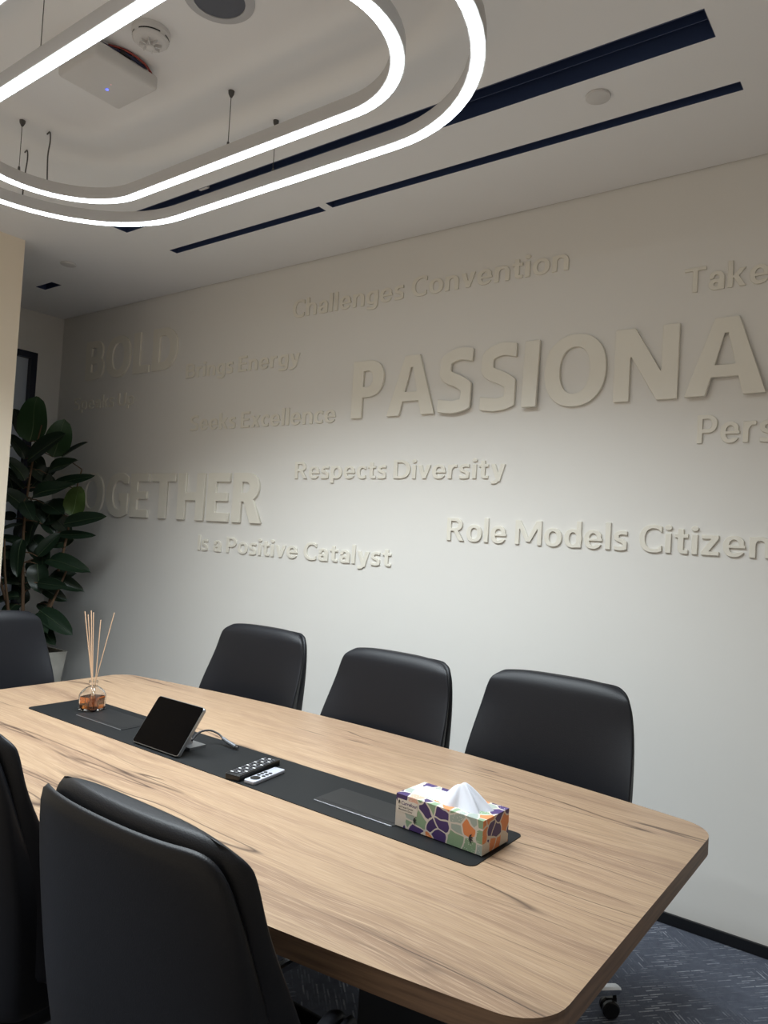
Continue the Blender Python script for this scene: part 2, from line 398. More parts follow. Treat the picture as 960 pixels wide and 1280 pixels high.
def led_loop(spec, label, wires, coils):
    t_ = thing('pendant_light_loop', label, 'light', ((spec[0] + spec[1]) / 2, CY, LZ), 0)
    L = Vector(t_.location)
    def part(nm, w, z0, z1, mat):
        bm = bmesh.new(); loop_strip(bm, spec, w, z0, z1); bmesh.ops.translate(bm, verts=bm.verts, vec=-L)
        return from_bm(nm, bm, mat, t_, True, 40)
    part('lamp_body', .040, LZ + .003, LZ + .048, M['lamp_body'])
    part('light_diffuser', .031, LZ - .0005, LZ + .0028, M['led'])
    # beam of the prismatic diffuser: short lamps lying along the face
    pts = [Vector((*p, 0)) for p in stadium(*spec, n=10)]
    segs = []
    for a, b in zip(pts, pts[1:] + pts[:1]):
        l = (b - a).length
        if l < 1e-4: continue
        k = max(1, round(l / .35))
        for q in range(k): segs.append((a.lerp(b, q / k), a.lerp(b, (q + 1) / k)))
    for a, b in segs:
        ld = bpy.data.lights.new('light_module', 'AREA'); ld.shape = 'RECTANGLE'
        l = (b - a).length; ld.size = l * .99; ld.size_y = .03; ld.energy = LED_BEAM * l; ld.color = LED_COL; ld.spread = LED_SPREAD
        o = bpy.data.objects.new('light_module', ld); COL.objects.link(o); o.parent = t_
        o.location = (a + b) / 2 - L + Vector((0, 0, LZ - .003))
        o.rotation_euler = (0, 0, math.atan2((b - a).y, (b - a).x))
    for (x, y) in wires:
        bm = bmesh.new(); lathe(bm, [(.0, ZC - .0002), (.011, ZC - .0002), (.010, ZC - .010), (.004, ZC - .022), (0, ZC - .022)], 12, x, y)
        bmesh.ops.translate(bm, verts=bm.verts, vec=-L); from_bm('ceiling_cup', bm, M['wire'], t_, True, 40)
        bm = bmesh.new(); lathe(bm, [(0, LZ + .074), (.004, LZ + .070), (.006, LZ + .049), (0, LZ + .049)], 10, x, y)
        bmesh.ops.translate(bm, verts=bm.verts, vec=-L); g = from_bm('cable_gripper', bm, M['wire'], t_, True, 40)
        bm = bmesh.new(); tube(bm, [(x, y, ZC - .02), (x, y, LZ + .072)], .0014, 6)
        bmesh.ops.translate(bm, verts=bm.verts, vec=-L); from_bm('suspension_wire', bm, M['wire'], t_, True)
    for (x, y, bx, by) in coils:
        bm = bmesh.new()
        tube(bm, smoothpath([(x - .03, y + .005, ZC - .002), (x, y, ZC - .006), (x + .006, y, ZC - .045), (x - .004, y, ZC - .10), (bx, by, LZ + .048)], 6), .0028, 8)
        bmesh.ops.translate(bm, verts=bm.verts, vec=-L); from_bm('power_cable', bm, M['wire'], t_, True)
    return t_
INNER = (-2.828, -1.112, .313); OUTER = (-3.045, -.903, .526)
led_loop(INNER, 'inner smaller glowing white loop of the suspended pair', [(-1.985, 1.648), (-2.06, 1.022), (-2.828, 1.355), (-1.2, 1.105)], [(-2.805, 1.452, -2.80, 1.452)])
led_loop(OUTER, 'outer larger glowing white loop around the smaller one', [(-1.982, 1.861), (-1.982, .809), (-.92, 1.20)], [(-3.03, 1.48, -3.022, 1.47)])

# ------------------------------------------------------------------ ceiling devices
t_ = thing('wifi_box', 'white square access point box on the ceiling with a blue light', 'router', (-2.212, 1.325, ZC))
bm = newbox(-.111, .111, -.115, .115, -.074, -.022, bev=.014, seg=3); from_bm('housing', bm, M['white'], t_, True, 35)
from_bm('mounting_plate', newbox(-.085, .085, -.09, .06, -.024, -.0005, bev=.002), M['white'], t_)
bm = bmesh.new(); lathe(bm, [(0, -.0755), (.0045, -.0755), (.0045, -.074), (0, -.074)], 12, -.030, .016); from_bm('blue_indicator', bm, M['blue_dot'], t_)
bm = bmesh.new(); lathe(bm, [(0, -.0750), (.002, -.0750), (.002, -.074), (0, -.074)], 10, .006, .007); from_bm('red_indicator', bm, M['red_dot'], t_)
bm = bmesh.new(); tube(bm, smoothpath([(.08, -.09, -.012), (.098, -.05, -.02), (.104, -.005, -.014), (.104, .05, -.018), (.088, .08, -.006)]), .005, 8); from_bm('cable', bm, M['blue_cable'], t_, True)
bm = bmesh.new(); tube(bm, smoothpath([(.086, -.06, -.008), (.108, -.01, -.006), (.112, .05, -.012), (.094, .095, -.018)]), .0035, 8); from_bm('cable', bm, M['red_cable'], t_, True)
from_bm('connector', newbox(.088, .108, -.03, .012, -.023, -.008, bev=.002), M['blackplastic'], t_)

t_ = thing('smoke_detector', 'round white smoke detector on the ceiling beside the access point box', 'smoke detector', (-1.962, 1.305, ZC))
bm = bmesh.new(); lathe(bm, [(0, -.0003), (.056, -.0003), (.057, -.012), (.054, -.018), (.054, -.030), (.048, -.036), (.030, -.040), (0, -.040)], 40); from_bm('housing', bm, M['white'], t_, True, 30)
for k in range(4):
    a0 = k * PI / 2 + .25; bm = bmesh.new(); n = 8; am = PI / 2 - .35
    for q in range(n):
        a, b = a0 + am * q / n, a0 + am * (q + 1) / n
        vs = [bm.verts.new((r * math.cos(x), r * math.sin(x), z)) for (r, x, z) in ((.0545, a, -.022), (.0545, b, -.022), (.0545, b, -.0265), (.0545, a, -.0265))]
        bm.faces.new(vs)
        vs = [bm.verts.new((r * math.cos(x), r * math.sin(x), z)) for (r, x, z) in ((.053, a, -.0265), (.053, b, -.0265), (.053, b, -.022), (.053, a, -.022))]
        bm.faces.new(vs)
    from_bm('vent_slit', bm, M['darkslit'], t_)
bm = bmesh.new(); lathe(bm, [(0, -.040), (.014, -.040), (.014, -.052), (.011, -.055), (0, -.055)], 20); c_ = from_bm('sensor_cap', bm, M['white'], t_, True, 30)
for k in range(8):
    a = 2 * PI * k / 8; bm = newbox(.014, .033, -.0015, .0015, -.050, -.038)
    bmesh.ops.rotate(bm, verts=bm.verts, matrix=Matrix.Rotation(a, 3, 'Z')); from_bm('cage_rib', bm, M['white'], t_)

t_ = thing('ceiling_speaker', 'round ceiling speaker with grey grille cut by the top of the photo', 'speaker', (-1.675, 1.325, ZC))
bm = bmesh.new(); lathe(bm, [(.074, -.002), (.074, -.007), (.092, -.008), (.1, -.004), (.101, -.0003)], 48); from_bm('trim_ring', bm, M['white_dim'], t_, True, 40)
bm = bmesh.new(); lathe(bm, [(0, -.006), (.05, -.0055), (.074, -.004), (.074, -.001), (0, -.001)], 48); from_bm('grille', bm, M['grille'], t_, True, 40)

for (x, y, r, lab) in ((-.937, 2.312, .041, 'round white sprinkler cover between the wide and the narrow ceiling slots'),
                       (-4.148, 2.315, .045, 'small round white ceiling cover near the pillar, above the rubber plant')):
    bm = bmesh.new(); lathe(bm, [(0, -.0003), (r - .002, -.0003), (r, -.003), (r - .001, -.008), (r - .004, -.0095), (0, -.010)], 36)
    o = from_bm('sprinkler_cover', bm, M['white'], None, True, 40); o.location = (x, y, ZC); tag(o, lab, 'ceiling cover', 'round covers on the ceiling')

# ------------------------------------------------------------------ raised lettering
# Upright bold humanist letters drawn as signed distance fields, traced into outlines (cap height = 1)
import numpy as np
XH = .72
def glyph_field(c, X, Y, w):
    h = w * .86
    mn = np.minimum; mx = np.maximum
    def bx(x0, x1, y0, y1): return mx(np.abs(X - (x0 + x1) / 2) - (x1 - x0) / 2, np.abs(Y - (y0 + y1) / 2) - (y1 - y0) / 2)
    def el(cx, cy, rx, ry, n=2.25):
        return ((np.abs((X - cx) / rx) ** n + np.abs((Y - cy) / ry) ** n) ** (1 / n) - 1) * min(rx, ry)
    def ring(cx, cy, rx, ry): return mx(el(cx, cy, rx, ry), -el(cx, cy, rx - w, ry - h))
    def poly(p):
        d = np.full(X.shape, -9.0); n = len(p)
        ar = sum(p[i][0] * p[(i + 1) % n][1] - p[(i + 1) % n][0] * p[i][1] for i in range(n))
        if ar < 0: p = p[::-1]
        for i in range(n):
            (x0, y0), (x1, y1) = p[i], p[(i + 1) % n]; L = math.hypot(x1 - x0, y1 - y0)
            if L < 1e-9: continue
            d = mx(d, ((x1 - x0) * -(Y - y0) + (y1 - y0) * (X - x0)) / L)
        return d
    def dring(x0, x1, y0, y1, k=.5):
        ym = (y0 + y1) / 2; ry = (y1 - y0) / 2; xc = x0 + (x1 - x0) * k
        o = mn(bx(x0, xc, y0, y1), mx(el(xc, ym, x1 - xc, ry), xc - .001 - X))
        i = mn(bx(x0 + w, xc, y0 + h, y1 - h), mx(el(xc, ym, x1 - xc - w, ry - h), xc - .001 - X))
        return mx(o, -i)
    def path(p, wd):
        P = []
        for i in range(len(p) - 1):
            p0, p1, p2, p3 = p[max(i - 1, 0)], p[i], p[i + 1], p[min(i + 2, len(p) - 1)]
            for k in range(6):
                t_ = k / 6; P.append(tuple(.5 * ((2 * b_) + (c_ - a_) * t_ + (2 * a_ - 5 * b_ + 4 * c_ - d_) * t_ * t_ + (3 * b_ - a_ - 3 * c_ + d_) * t_ ** 3) for a_, b_, c_, d_ in zip(p0, p1, p2, p3)))
        P.append(p[-1]); d = np.full(X.shape, 9.0)
        for (x0, y0), (x1, y1) in zip(P, P[1:]):
            dx, dy = x1 - x0, y1 - y0; q = np.clip(((X - x0) * dx + (Y - y0) * dy) / (dx * dx + dy * dy + 1e-12), 0, 1)
            d = mn(d, np.hypot(X - x0 - q * dx, Y - y0 - q * dy))
        return d - wd / 2
    def ess(W, H, q=1.0):
        e = w / 2; u = h / 2
        p = [(W * 1.02, H * .87), (W * .80, H - u * .95), (W * .52, H - u * .8), (e + W * .06, H - u - H * .055), (e * 1.0, H * .73), (W * .24, H * .585), (W * .60, H * .475), (W - e * 1.05, H * .37), (W - e, H * .23), (W * .80, u + H * .035), (W * .46, u * .85), (W * .16, u * 1.1), (-W * .05, H * .12)]
        return mx(path(p, w * .93), mx(X - W * .93, W * .03 - X))
    def arch(x0, x1, yc, yt): return mn(mx(ring((x0 + x1) / 2, yc, (x1 - x0) / 2, yt - yc), yc - .001 - Y), bx(x1 - w, x1, 0, yc))
    if c == 'I': return bx(0, w, 0, 1), w
    if c == 'l': return bx(0, w, 0, 1.04), w
    if c == 'i': return mn(bx(0, w, 0, XH), el(w / 2, .93, w * .62, w * .60, 2)), w
    if c == 'L': return mn(bx(0, w, 0, 1), bx(0, .54, 0, h)), .54
    if c == 'E': return mn(mn(bx(0, w, 0, 1), bx(0, .55, 0, h)), mn(bx(0, .55, 1 - h, 1), bx(0, .51, .5 - h * .42, .5 + h * .5))), .55
    if c == 'T': return mn(bx(0, .70, 1 - h, 1), bx(.35 - w / 2, .35 + w / 2, 0, 1)), .70
    if c == 'H': return mn(mn(bx(0, w, 0, 1), bx(.72 - w, .72, 0, 1)), bx(0, .72, .5 - h * .45, .5 + h * .5)), .72
    if c == 'N': return mn(mn(bx(0, w * .92, 0, 1), bx(.78 - w * .92, .78, 0, 1)), poly([(0, 1), (w * 1.15, 1), (.78, 0), (.78 - w * 1.15, 0)])), .78
    if c == 'M': return mn(mn(bx(0, w * .9, 0, 1), bx(.94 - w * .9, .94, 0, 1)), mn(poly([(0, 1), (w * 1.15, 1), (.47 + w * .45, .12), (.47 - w * .45, .12)]), poly([(.94, 1), (.94 - w * 1.15, 1), (.47 - w * .45, .12), (.47 + w * .45, .12)]))), .94
    if c == 'A':
        W = .88; m = W / 2; o = poly([(0, 0), (W, 0), (m + .62 * w, 1), (m - .62 * w, 1)])
        hole = poly([(1.1 * w, -.01), (W - 1.1 * w, -.01), (m + .02, .80), (m - .02, .80)])
        return mx(o, -mx(hole, -bx(-1, 2, .235, .235 + h * .85))), W
    if c == 'P': return mn(bx(0, w, 0, 1), dring(0, .62, .36, 1)), .62
    if c == 'R': return mn(mn(bx(0, w, 0, 1), dring(0, .62, .42, 1)), poly([(.26, .46), (.26 + w * 1.1, .46), (.70, 0), (.70 - w * 1.18, 0)])), .70
    if c == 'B': return mn(dring(0, .62, .5 - h * .5, 1, .55), dring(0, .67, 0, .5 + h * .5, .55)), .67
    if c == 'D': return dring(0, .76, 0, 1, .40), .76
    if c == 'O': return ring(.42, .5, .42, .52), .84
    if c == 'C': return mx(ring(.42, .5, .42, .52), mx(-bx(.42, 2, .25, .75), X - .66)), .66
    if c == 'G': return mn(mx(ring(.42, .5, .42, .52), mx(-bx(.42, 2, .20, .76), X - .70)), mn(bx(.70 - w, .70, .055, .54), bx(.42, .70, .54 - h, .54))), .70
    if c == 'S': return ess(.60, 1.0), .60
    if c == 'U': return mn(mn(bx(0, w, .35, 1), bx(.70 - w, .70, .35, 1)), mx(ring(.35, .35, .35, .37), Y - .351)), .70
    if c == 'o': return ring(.30, XH / 2, .30, XH / 2 + .015), .60
    if c == 'c': return mx(ring(.29, XH / 2, .29, XH / 2 + .015), mx(-bx(.29, 2, .20, .52), X - .46)), .46
    if c == 'e':
        r0 = ring(.29, XH / 2, .29, XH / 2 + .015); o = el(.29, XH / 2, .29, XH / 2 + .015)
        return mn(mx(r0, mx(-bx(.30, 2, .17, .305), mx(X - .545, -9))), mx(o, bx(.02, 2, .30, .30 + h * .72))), .58
    if c == 'n': return mn(bx(0, w, 0, XH), arch(0, .56, .42, XH + .01)), .56
    if c == 'h': return mn(bx(0, w, 0, 1.04), arch(0, .56, .42, XH + .01)), .56
    if c == 'r': return mn(bx(0, w, 0, XH), mx(path([(w * .5, .42), (w * .9, .57), (.24, .655), (.42, .66)], w * .9), mx(X - .38, Y - XH - .01))), .38
    if c == 'a': return mn(mn(bx(.50 - w, .50, 0, .44), mx(mx(ring(.25, .44, .25, .29), .44 - Y), .035 - X)), mx(ring(.24, .205, .24, .22), X - .49)), .50
    if c == 'd': return mn(ring(.29, XH / 2, .29, XH / 2 + .015), bx(.56 - w, .56, 0, 1.04)), .56
    if c == 'p': return mn(ring(.29, XH / 2, .29, XH / 2 + .015), bx(0, w, -.26, XH)), .58
    if c == 'g': return mn(mn(ring(.29, XH / 2 + .01, .29, XH / 2), bx(.56 - w, .56, -.02, XH)), mx(path([(.56 - w / 2, .05), (.56 - w / 2, -.08), (.40, -.19), (.20, -.195), (.02, -.16)], w * .92), mx(.05 - X, -9 * np.ones_like(X)))), .56
    if c == 's': return ess(.44, XH + .01), .44
    if c == 't': return mn(mn(bx(.09, .09 + w, .17, .90), bx(0, .38, XH - h, XH)), mx(path([(.09 + w / 2, .25), (.09 + w / 2, .14), (.09 + w * .9, .075), (.40, .085)], w * .9), mx(X - .38, -.01 - Y))), .38
    if c == 'v': return mn(poly([(0, XH), (w * 1.05, XH), (.28 + w * .5, 0), (.28 - w * .5, 0)]), poly([(.56, XH), (.56 - w * 1.05, XH), (.28 - w * .5, 0), (.28 + w * .5, 0)])), .56
    if c == 'y': return mn(mn(poly([(0, XH), (w * 1.05, XH), (.28 + w * .55, 0), (.28 - w * .45, 0)]), poly([(.56, XH), (.56 - w * 1.05, XH), (.20, -.14), (.20 + w * 1.05, -.14)])), mx(path([(.27, -.05), (.20, -.17), (.02, -.19)], w * .9), .03 - X)), .56
    if c == 'k': return mn(bx(0, w, 0, 1.04), mn(poly([(w * .8, .40), (.36, XH), (.36 + w * 1.2, XH), (w * .8 + .12, .30)]), poly([(.16, .44), (.16 + w * .9, .50), (.57, 0), (.57 - w * 1.2, 0)]))), .57
    if c == 'x': return mn(poly([(0, XH), (w * 1.15, XH), (.54, 0), (.54 - w * 1.15, 0)]), poly([(.54, XH), (.54 - w * 1.15, XH), (0, 0), (w * 1.15, 0)])), .54
    if c == 'z': return mn(mn(bx(.01, .47, XH - h, XH), bx(0, .48, 0, h)), poly([(.47, XH - h * .9), (.47 - w * 1.2, XH - h * .9), (0, h * .9), (w * 1.2, h * .9)])), .48
    raise KeyError(c)
def trace(F, x0, y0, st):
    """marching squares: closed contours of F = 0"""
    ny, nx = F.shape; nxt = {}
    ins = F < 0
    act = np.argwhere((ins[:-1, :-1].astype(int) + ins[1:, :-1] + ins[:-1, 1:] + ins[1:, 1:]) % 4 != 0)
    pt = {}
    def P(k):
        if k not in pt:
            t_, j, i = k
            a_ = F[j, i]; b_ = F[j, i + 1] if t_ == 'h' else F[j + 1, i]; q = a_ / (a_ - b_)
            pt[k] = (x0 + (i + (q if t_ == 'h' else 0)) * st, y0 + (j + (q if t_ == 'v' else 0)) * st)
        return k
    for j, i in act:
        a_, b_, c_, d_ = ins[j, i], ins[j, i + 1], ins[j + 1, i + 1], ins[j + 1, i]
        e = [('h', j, i), ('v', j, i + 1), ('h', j + 1, i), ('v', j, i)]; s_ = [a_, b_, c_, d_]
        cr = [k for k in range(4) if s_[k] != s_[(k + 1) % 4]]
        # walk with the inside on the left
        st_ = [k for k in cr if s_[k] and not s_[(k + 1) % 4]]
        for k in st_:
            m = k
            while True:
                m = (m - 1) % 4
                if m in cr: break
            nxt[P(e[k])] = P(e[m])
    loops = []
    while nxt:
        s0, cur = next(iter(nxt.items())); del nxt[s0]; lp = [pt[s0]]
        while cur != s0:
            lp.append(pt[cur])
            if cur not in nxt: break
            cur = nxt.pop(cur)
        # simplify
        out_ = lp; tol = .0016
        def rdp(p):
            if len(p) < 3: return p
            a_ = np.array(p[0]); b_ = np.array(p[-1]); q = np.array(p[1:-1]); d_ = b_ - a_; L = np.hypot(*d_)
            dist = np.abs(d_[0] * (q[:, 1] - a_[1]) - d_[1] * (q[:, 0] - a_[0])) / L if L > 1e-9 else np.hypot(*(q - a_).T)
            k = int(dist.argmax())
            if dist[k] < tol: return [p[0], p[-1]]
            return rdp(p[:k + 2])[:-1] + rdp(p[k + 1:])
        if len(lp) > 8:
            h_ = len(lp) // 2; out_ = rdp(lp[:h_ + 1])[:-1] + rdp(lp[h_:] + [lp[0]])[:-1]
            loops.append(out_)
    return loops
_gl = {}
def glyph(c, w):
    k = (c, round(w, 3))
    if k not in _gl:
        st = .0125; gx = np.arange(-.08, 1.1, st) + .0007; gy = np.arange(-.34, 1.14, st) + .0007
        X, Y = np.meshgrid(gx, gy); F, wd = glyph_field(c, X, Y, w)
        F = np.where(np.abs(F) < 1e-9, 1e-9, F)
        _gl[k] = (trace(F, gx[0], gy[0], st), wd)
    return _gl[k]
def glyph_mesh(c, w, kx, kz, depth, bev):
    loops, wd = glyph(c, w)
    cu = bpy.data.curves.new('t', 'CURVE'); cu.dimensions = '2D'; cu.fill_mode = 'BOTH'
    for lp in loops:
        sp = cu.splines.new('POLY'); sp.points.add(len(lp) - 1)
        for p_, q in zip(sp.points, lp): p_.co = (q[0] * kx, q[1] * kz, 0, 1)
        sp.use_cyclic_u = True
    cu.extrude = (depth - bev) / 2; cu.bevel_depth = bev; cu.bevel_resolution = 1; cu.offset = -bev
    o = bpy.data.objects.new('t', cu); COL.objects.link(o); dg = bpy.context.evaluated_depsgraph_get(); dg.update()
    me = bpy.data.meshes.new_from_object(o.evaluated_get(dg)); bpy.data.objects.remove(o); bpy.data.curves.remove(cu)
    me.transform(Matrix(((1, 0, 0, 0), (0, 0, -1, 0), (0, 1, 0, 0), (0, 0, 0, 1))))
    mxy = max(v.co.y for v in me.vertices); me.transform(Matrix.Translation((0, -mxy, 0)))
    me.name = 'letter'; me.materials.clear(); me.materials.append(M['letter'])
    return me
SIDE = {'A': -.02, 'T': .0, 'v': -.01, 'y': -.01, 'o': .0, 'O': .03, 'x': 0}
def layout(s, w, gap):
    x = 0; out = []
    for c in s:
        if c == ' ': x += .24; continue
        wd = glyph(c, w)[1]; out.append((c, x, wd)); x += wd + gap + SIDE.get(c, .01)
    return out
def wall_text(name, s, x0, xend, upto, zb, cap, depth, label, w=.165, gap=.085, tilt=None, bev=.0015):
    """Letters stand proud of the lettered wall; s starts at x0 and its first `upto` letters end at xend."""
    out = layout(s, w, gap); vis = layout(s[:upto], w, gap)
    span = vis[-1][1] + vis[-1][2]; kx = (xend - x0) / span
    t_ = thing(name, label, 'lettering', (x0, D, zb)); dm = {}
    for i, (c, x, wd) in enumerate(out):
        if c not in dm: dm[c] = glyph_mesh(c, w, kx, cap, depth, bev)
        o = bpy.data.objects.new('letter', dm[c]); COL.objects.link(o); o.parent = t_
        o.location = (x * kx, -.0005, 0)
        if tilt and i in tilt:
            o.rotation_euler = (-tilt[i], 0, 0); o.location.y -= tilt[i] * cap * 1.05
    return t_
def text_mesh(s, offs, depth, bev):
    cu = bpy.data.curves.new('t', 'FONT'); cu.body = s; cu.size = 1; cu.offset = .012; cu.resolution_u = 4
    o = bpy.data.objects.new('t', cu); COL.objects.link(o); dg = bpy.context.evaluated_depsgraph_get(); dg.update()
    me = bpy.data.meshes.new_from_object(o.evaluated_get(dg)); bpy.data.objects.remove(o); bpy.data.curves.remove(cu)
    return me
G = 'word_relief'
wall_text(G, 'PASSIONATE', -2.461, -.507, 8, 2.0, .298, .013, 'largest raised cream word PASSIONATE running out of the photo to the right', w=.215, gap=.075, bev=.002, tilt={2: .035, 4: .05, 7: .035})
wall_text(G, 'Challenges Convention', -2.935, -1.30, 21, 2.593, .098, .0055, 'raised cream phrase Challenges Convention, highest on the wall')
wall_text(G, 'Take', -.815, -.515, 4, 2.413, .098, .006, 'raised cream word Take at the upper right of the wall')
wall_text(G, 'BOLD', -4.985, -3.94, 4, 2.40, .28, .012, 'raised cream word BOLD high in the dark left corner', w=.215, gap=.075, bev=.002)
wall_text(G, 'Brings Energy', -3.845, -2.86, 13, 2.325, .092, .0055, 'raised cream phrase Brings Energy right of BOLD')
wall_text(G, 'Seeks Excellence', -3.77, -2.572, 16, 1.988, .094, .0055, 'raised cream phrase Seeks Excellence left of PASSIONATE')
wall_text(G, 'Speaks Up', -5.12, -4.38, 9, 2.192, .088, .0055, 'raised cream phrase Speaks Up under BOLD above the rubber plant')
wall_text(G, 'TOGETHER', -5.22, -3.080, 8, 1.43, .292, .013, 'raised cream word TOGETHER partly hidden by the rubber plant', w=.215, gap=.075, bev=.002)
wall_text(G, 'Respects Diversity', -2.842, -1.553, 18, 1.688, .092, .006, 'raised cream phrase Respects Diversity under the letters PASS')
wall_text(G, 'Is a Positive Catalyst', -3.62, -2.155, 22, 1.250, .092, .006, 'raised cream phrase Is a Positive Catalyst, lowest on the left')
wall_text(G, 'Role Models Citizenship', -1.84, -.470, 19, 1.398, .106, .0065, 'raised cream phrase Role Models Citizenship, lowest on the right')
wall_text(G, 'Pers', -.743, -.475, 4, 1.823, .108, .0065, 'raised cream letters Pers under the last A of the largest word')

# ------------------------------------------------------------------ table
def table_outline():
    xc, yc, hl, R = -1.609, 1.470, 1.203, .09
    def hw(x): return .590 - .105 * (x / 1.2) ** 2
    th = math.atan(2 * .105 * 1.11 / 1.44)                  # the bowed edge runs smoothly into the corner arc
    px = hl - R * (1 - math.sin(th)); cx, cy = px - R * math.sin(th), hw(px) - R * math.cos(th)
    q = [(px * i / 14, hw(px * i / 14)) for i in range(15)]   # quarter outline: x >= 0, y >= 0
    for i in range(1, 10):
        a = (PI / 2 - th) * (1 - i / 9); q.append((cx + R * math.cos(a), cy + R * math.sin(a)))
    pts = [(x, -y) for x, y in q] + [(x, y) for x, y in q[::-1]] + [(-x, y) for x, y in q[1:]] + [(-x, -y) for x, y in q[::-1][:-1]]
    return [(xc + x, yc + y) for x, y in pts]
TX, TY = -1.61, 1.47
tb = thing('conference_table', 'pale oak boat-shaped conference table with rounded corners and dark centre strip', 'table', (TX, TY, 0))
out = [(x - TX, y - TY) for x, y in table_outline()]
bm = bmesh.new(); top = prism(bm, out, .700, .740)
ed = list(top.edges)
bevel(bm, .0020, 1, ed)
bmesh.ops.recalc_face_normals(bm, faces=bm.faces)
o = from_bm('tabletop', bm, M['oak'], tb); o.data.materials.append(M['oak_edge']); o.data.materials.append(M['edge_highlight'])
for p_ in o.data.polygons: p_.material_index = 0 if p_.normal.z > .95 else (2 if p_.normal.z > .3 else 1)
def rrect(x0, x1, y0, y1, R, n=5):
    p = []
    for cx, cy, a0 in ((x1 - R, y0 + R, -PI / 2), (x1 - R, y1 - R, 0), (x0 + R, y1 - R, PI / 2), (x0 + R, y0 + R, PI)):
        for i in range(n + 1): a = a0 + PI / 2 * i / n; p.append((cx + R * math.cos(a), cy + R * math.sin(a)))
    return p
def rot_pts(p, a, cx=0, cy=0): c, s = math.cos(a), math.sin(a); return [(cx + c * (x - cx) - s * (y - cy), cy + s * (x - cx) + c * (y - cy)) for x, y in p]
bm = bmesh.new(); prism(bm, [(x - TX, y - TY) for x, y in rrect(-2.49, -.733, 1.354, 1.585, .018)], .7401, .7418); strip = from_bm('centre_strip', bm, M['mat'], tb)
def hatch(x0, x1, y0, y1):
    bm = bmesh.new(); prism(bm, [(x - TX, y - TY) for x, y in rrect(x0, x1, y0, y1, .006, 3)], .7419, .7432); h = from_bm('cable_hatch', bm, M['hatch'], tb); 
    from_bm('hatch_pull', newbox(x0 - TX + .004, x1 - TX - .004, y0 - TY - .0035, y0 - TY - .0005, .7419, .7436, bev=.0006), M['silver'], h)
    bm = bmesh.new(); prism(bm, [(x - TX, y - TY) for x, y in rrect(x0 + .012, x1 - .012, y0 + .014, y1 - .01, .004, 3)], .7433, .7436); from_bm('hatch_inset', bm, M['hatch'], h)
hatch(-1.215, -.97, 1.408, 1.520); hatch(-2.30, -2.04, 1.425, 1.548)
for x in (-.72, .72):
    bm = newbox(x - .11, x + .11, -.12, .12, .03, .70, bev=.004); l = from_bm('pedestal', bm, M['blackplastic'], tb)
    from_bm('foot', newbox(x - .13, x + .13, -.14, .14, .001, .03, bev=.006), M['blackplastic'], l)
from_bm('modesty_beam', newbox(-.61, .61, -.02, .02, .52, .68, bev=.004), M['blackplastic'], tb)

# ------------------------------------------------------------------ chairs (forward = local +y)
def interp(tab, x):
    if x <= tab[0][0]: return tab[0][1]
    for (a, va), (b, vb) in zip(tab, tab[1:]):
        if x <= b: return va + (vb - va) * (x - a) / (b - a)
    return tab[-1][1]
HALF = [(.40, .215), (.52, .245), (.65, .258), (.78, .253), (.85, .247), (.92, .236), (.985, .219)]
KB = .52
def back_y(z): return -.275 + max(0, .985 - z) * .15
def plan(u, z, inset=0.0):
    """Point on the bucket shell's plan curve at height z; u in [-1, 1] from left arm tip over the back to the right arm tip."""
    s = abs(u); sg = 1 if u > 0 else -1
    yb = back_y(z) + inset; wd = interp(HALF, z) - inset
    yc = yb + .060 - inset * .3; tip = .095 - inset * .3
    if s < KB:
        a = s / KB * PI / 2
        x = wd * math.sin(a) ** .86; y = yb + (yc - yb) * (1 - max(0.0, math.cos(a)) ** .80)
    else:
        q = (s - KB) / (1 - KB); x = wd - .045 * q * q; y = yc + (tip - yc) * q
    return sg * x, y
TOP = [(.30, .985), (.35, .981), (.39, .974), (.425, .962), (.455, .943), (.48, .915), (.50, .882), (.52, .85), (.545, .765), (.57, .70), (.605, .674), (.70, .660), (.93, .648), (.975, .635), (1.0, .600)]
def thick_shell(in0, in1, us, zbot, zt0, zt1, nv):
    """closed panel between two insets of the plan curve; zt0 / zt1 give the top edge of the outer and the inner skin"""
    bm = bmesh.new(); G0, G1 = [], []
    for G_, ins, zt in ((G0, in0, zt0), (G1, in1, zt1)):
        for j in range(nv + 1):
            G_.append([])
            for u in us:
                z = zbot + (zt(u) - zbot) * j / nv; x, y = plan(u, z, ins); G_[-1].append(bm.verts.new((x, y, z)))
    n = len(us)
    for a, b in zip(G0, G0[1:]):
        for i in range(n - 1): bm.faces.new((a[i], a[i + 1], b[i + 1], b[i]))
    for a, b in zip(G1, G1[1:]):
        for i in range(n - 1): bm.faces.new((a[i], b[i], b[i + 1], a[i + 1]))
    for i in range(n - 1):
        bm.faces.new((G0[-1][i], G0[-1][i + 1], G1[-1][i + 1], G1[-1][i])); bm.faces.new((G0[0][i], G1[0][i], G1[0][i + 1], G0[0][i + 1]))
    for j in range(nv):
        for i in (0, n - 1): bm.faces.new((G0[j][i], G0[j + 1][i], G1[j + 1][i], G1[j][i]))
    return bm
WING = [(.44, -.08), (.66, -.085), (.70, -.10), (.76, -.125), (.85, -.170), (.92, -.203), (.985, -.222)]
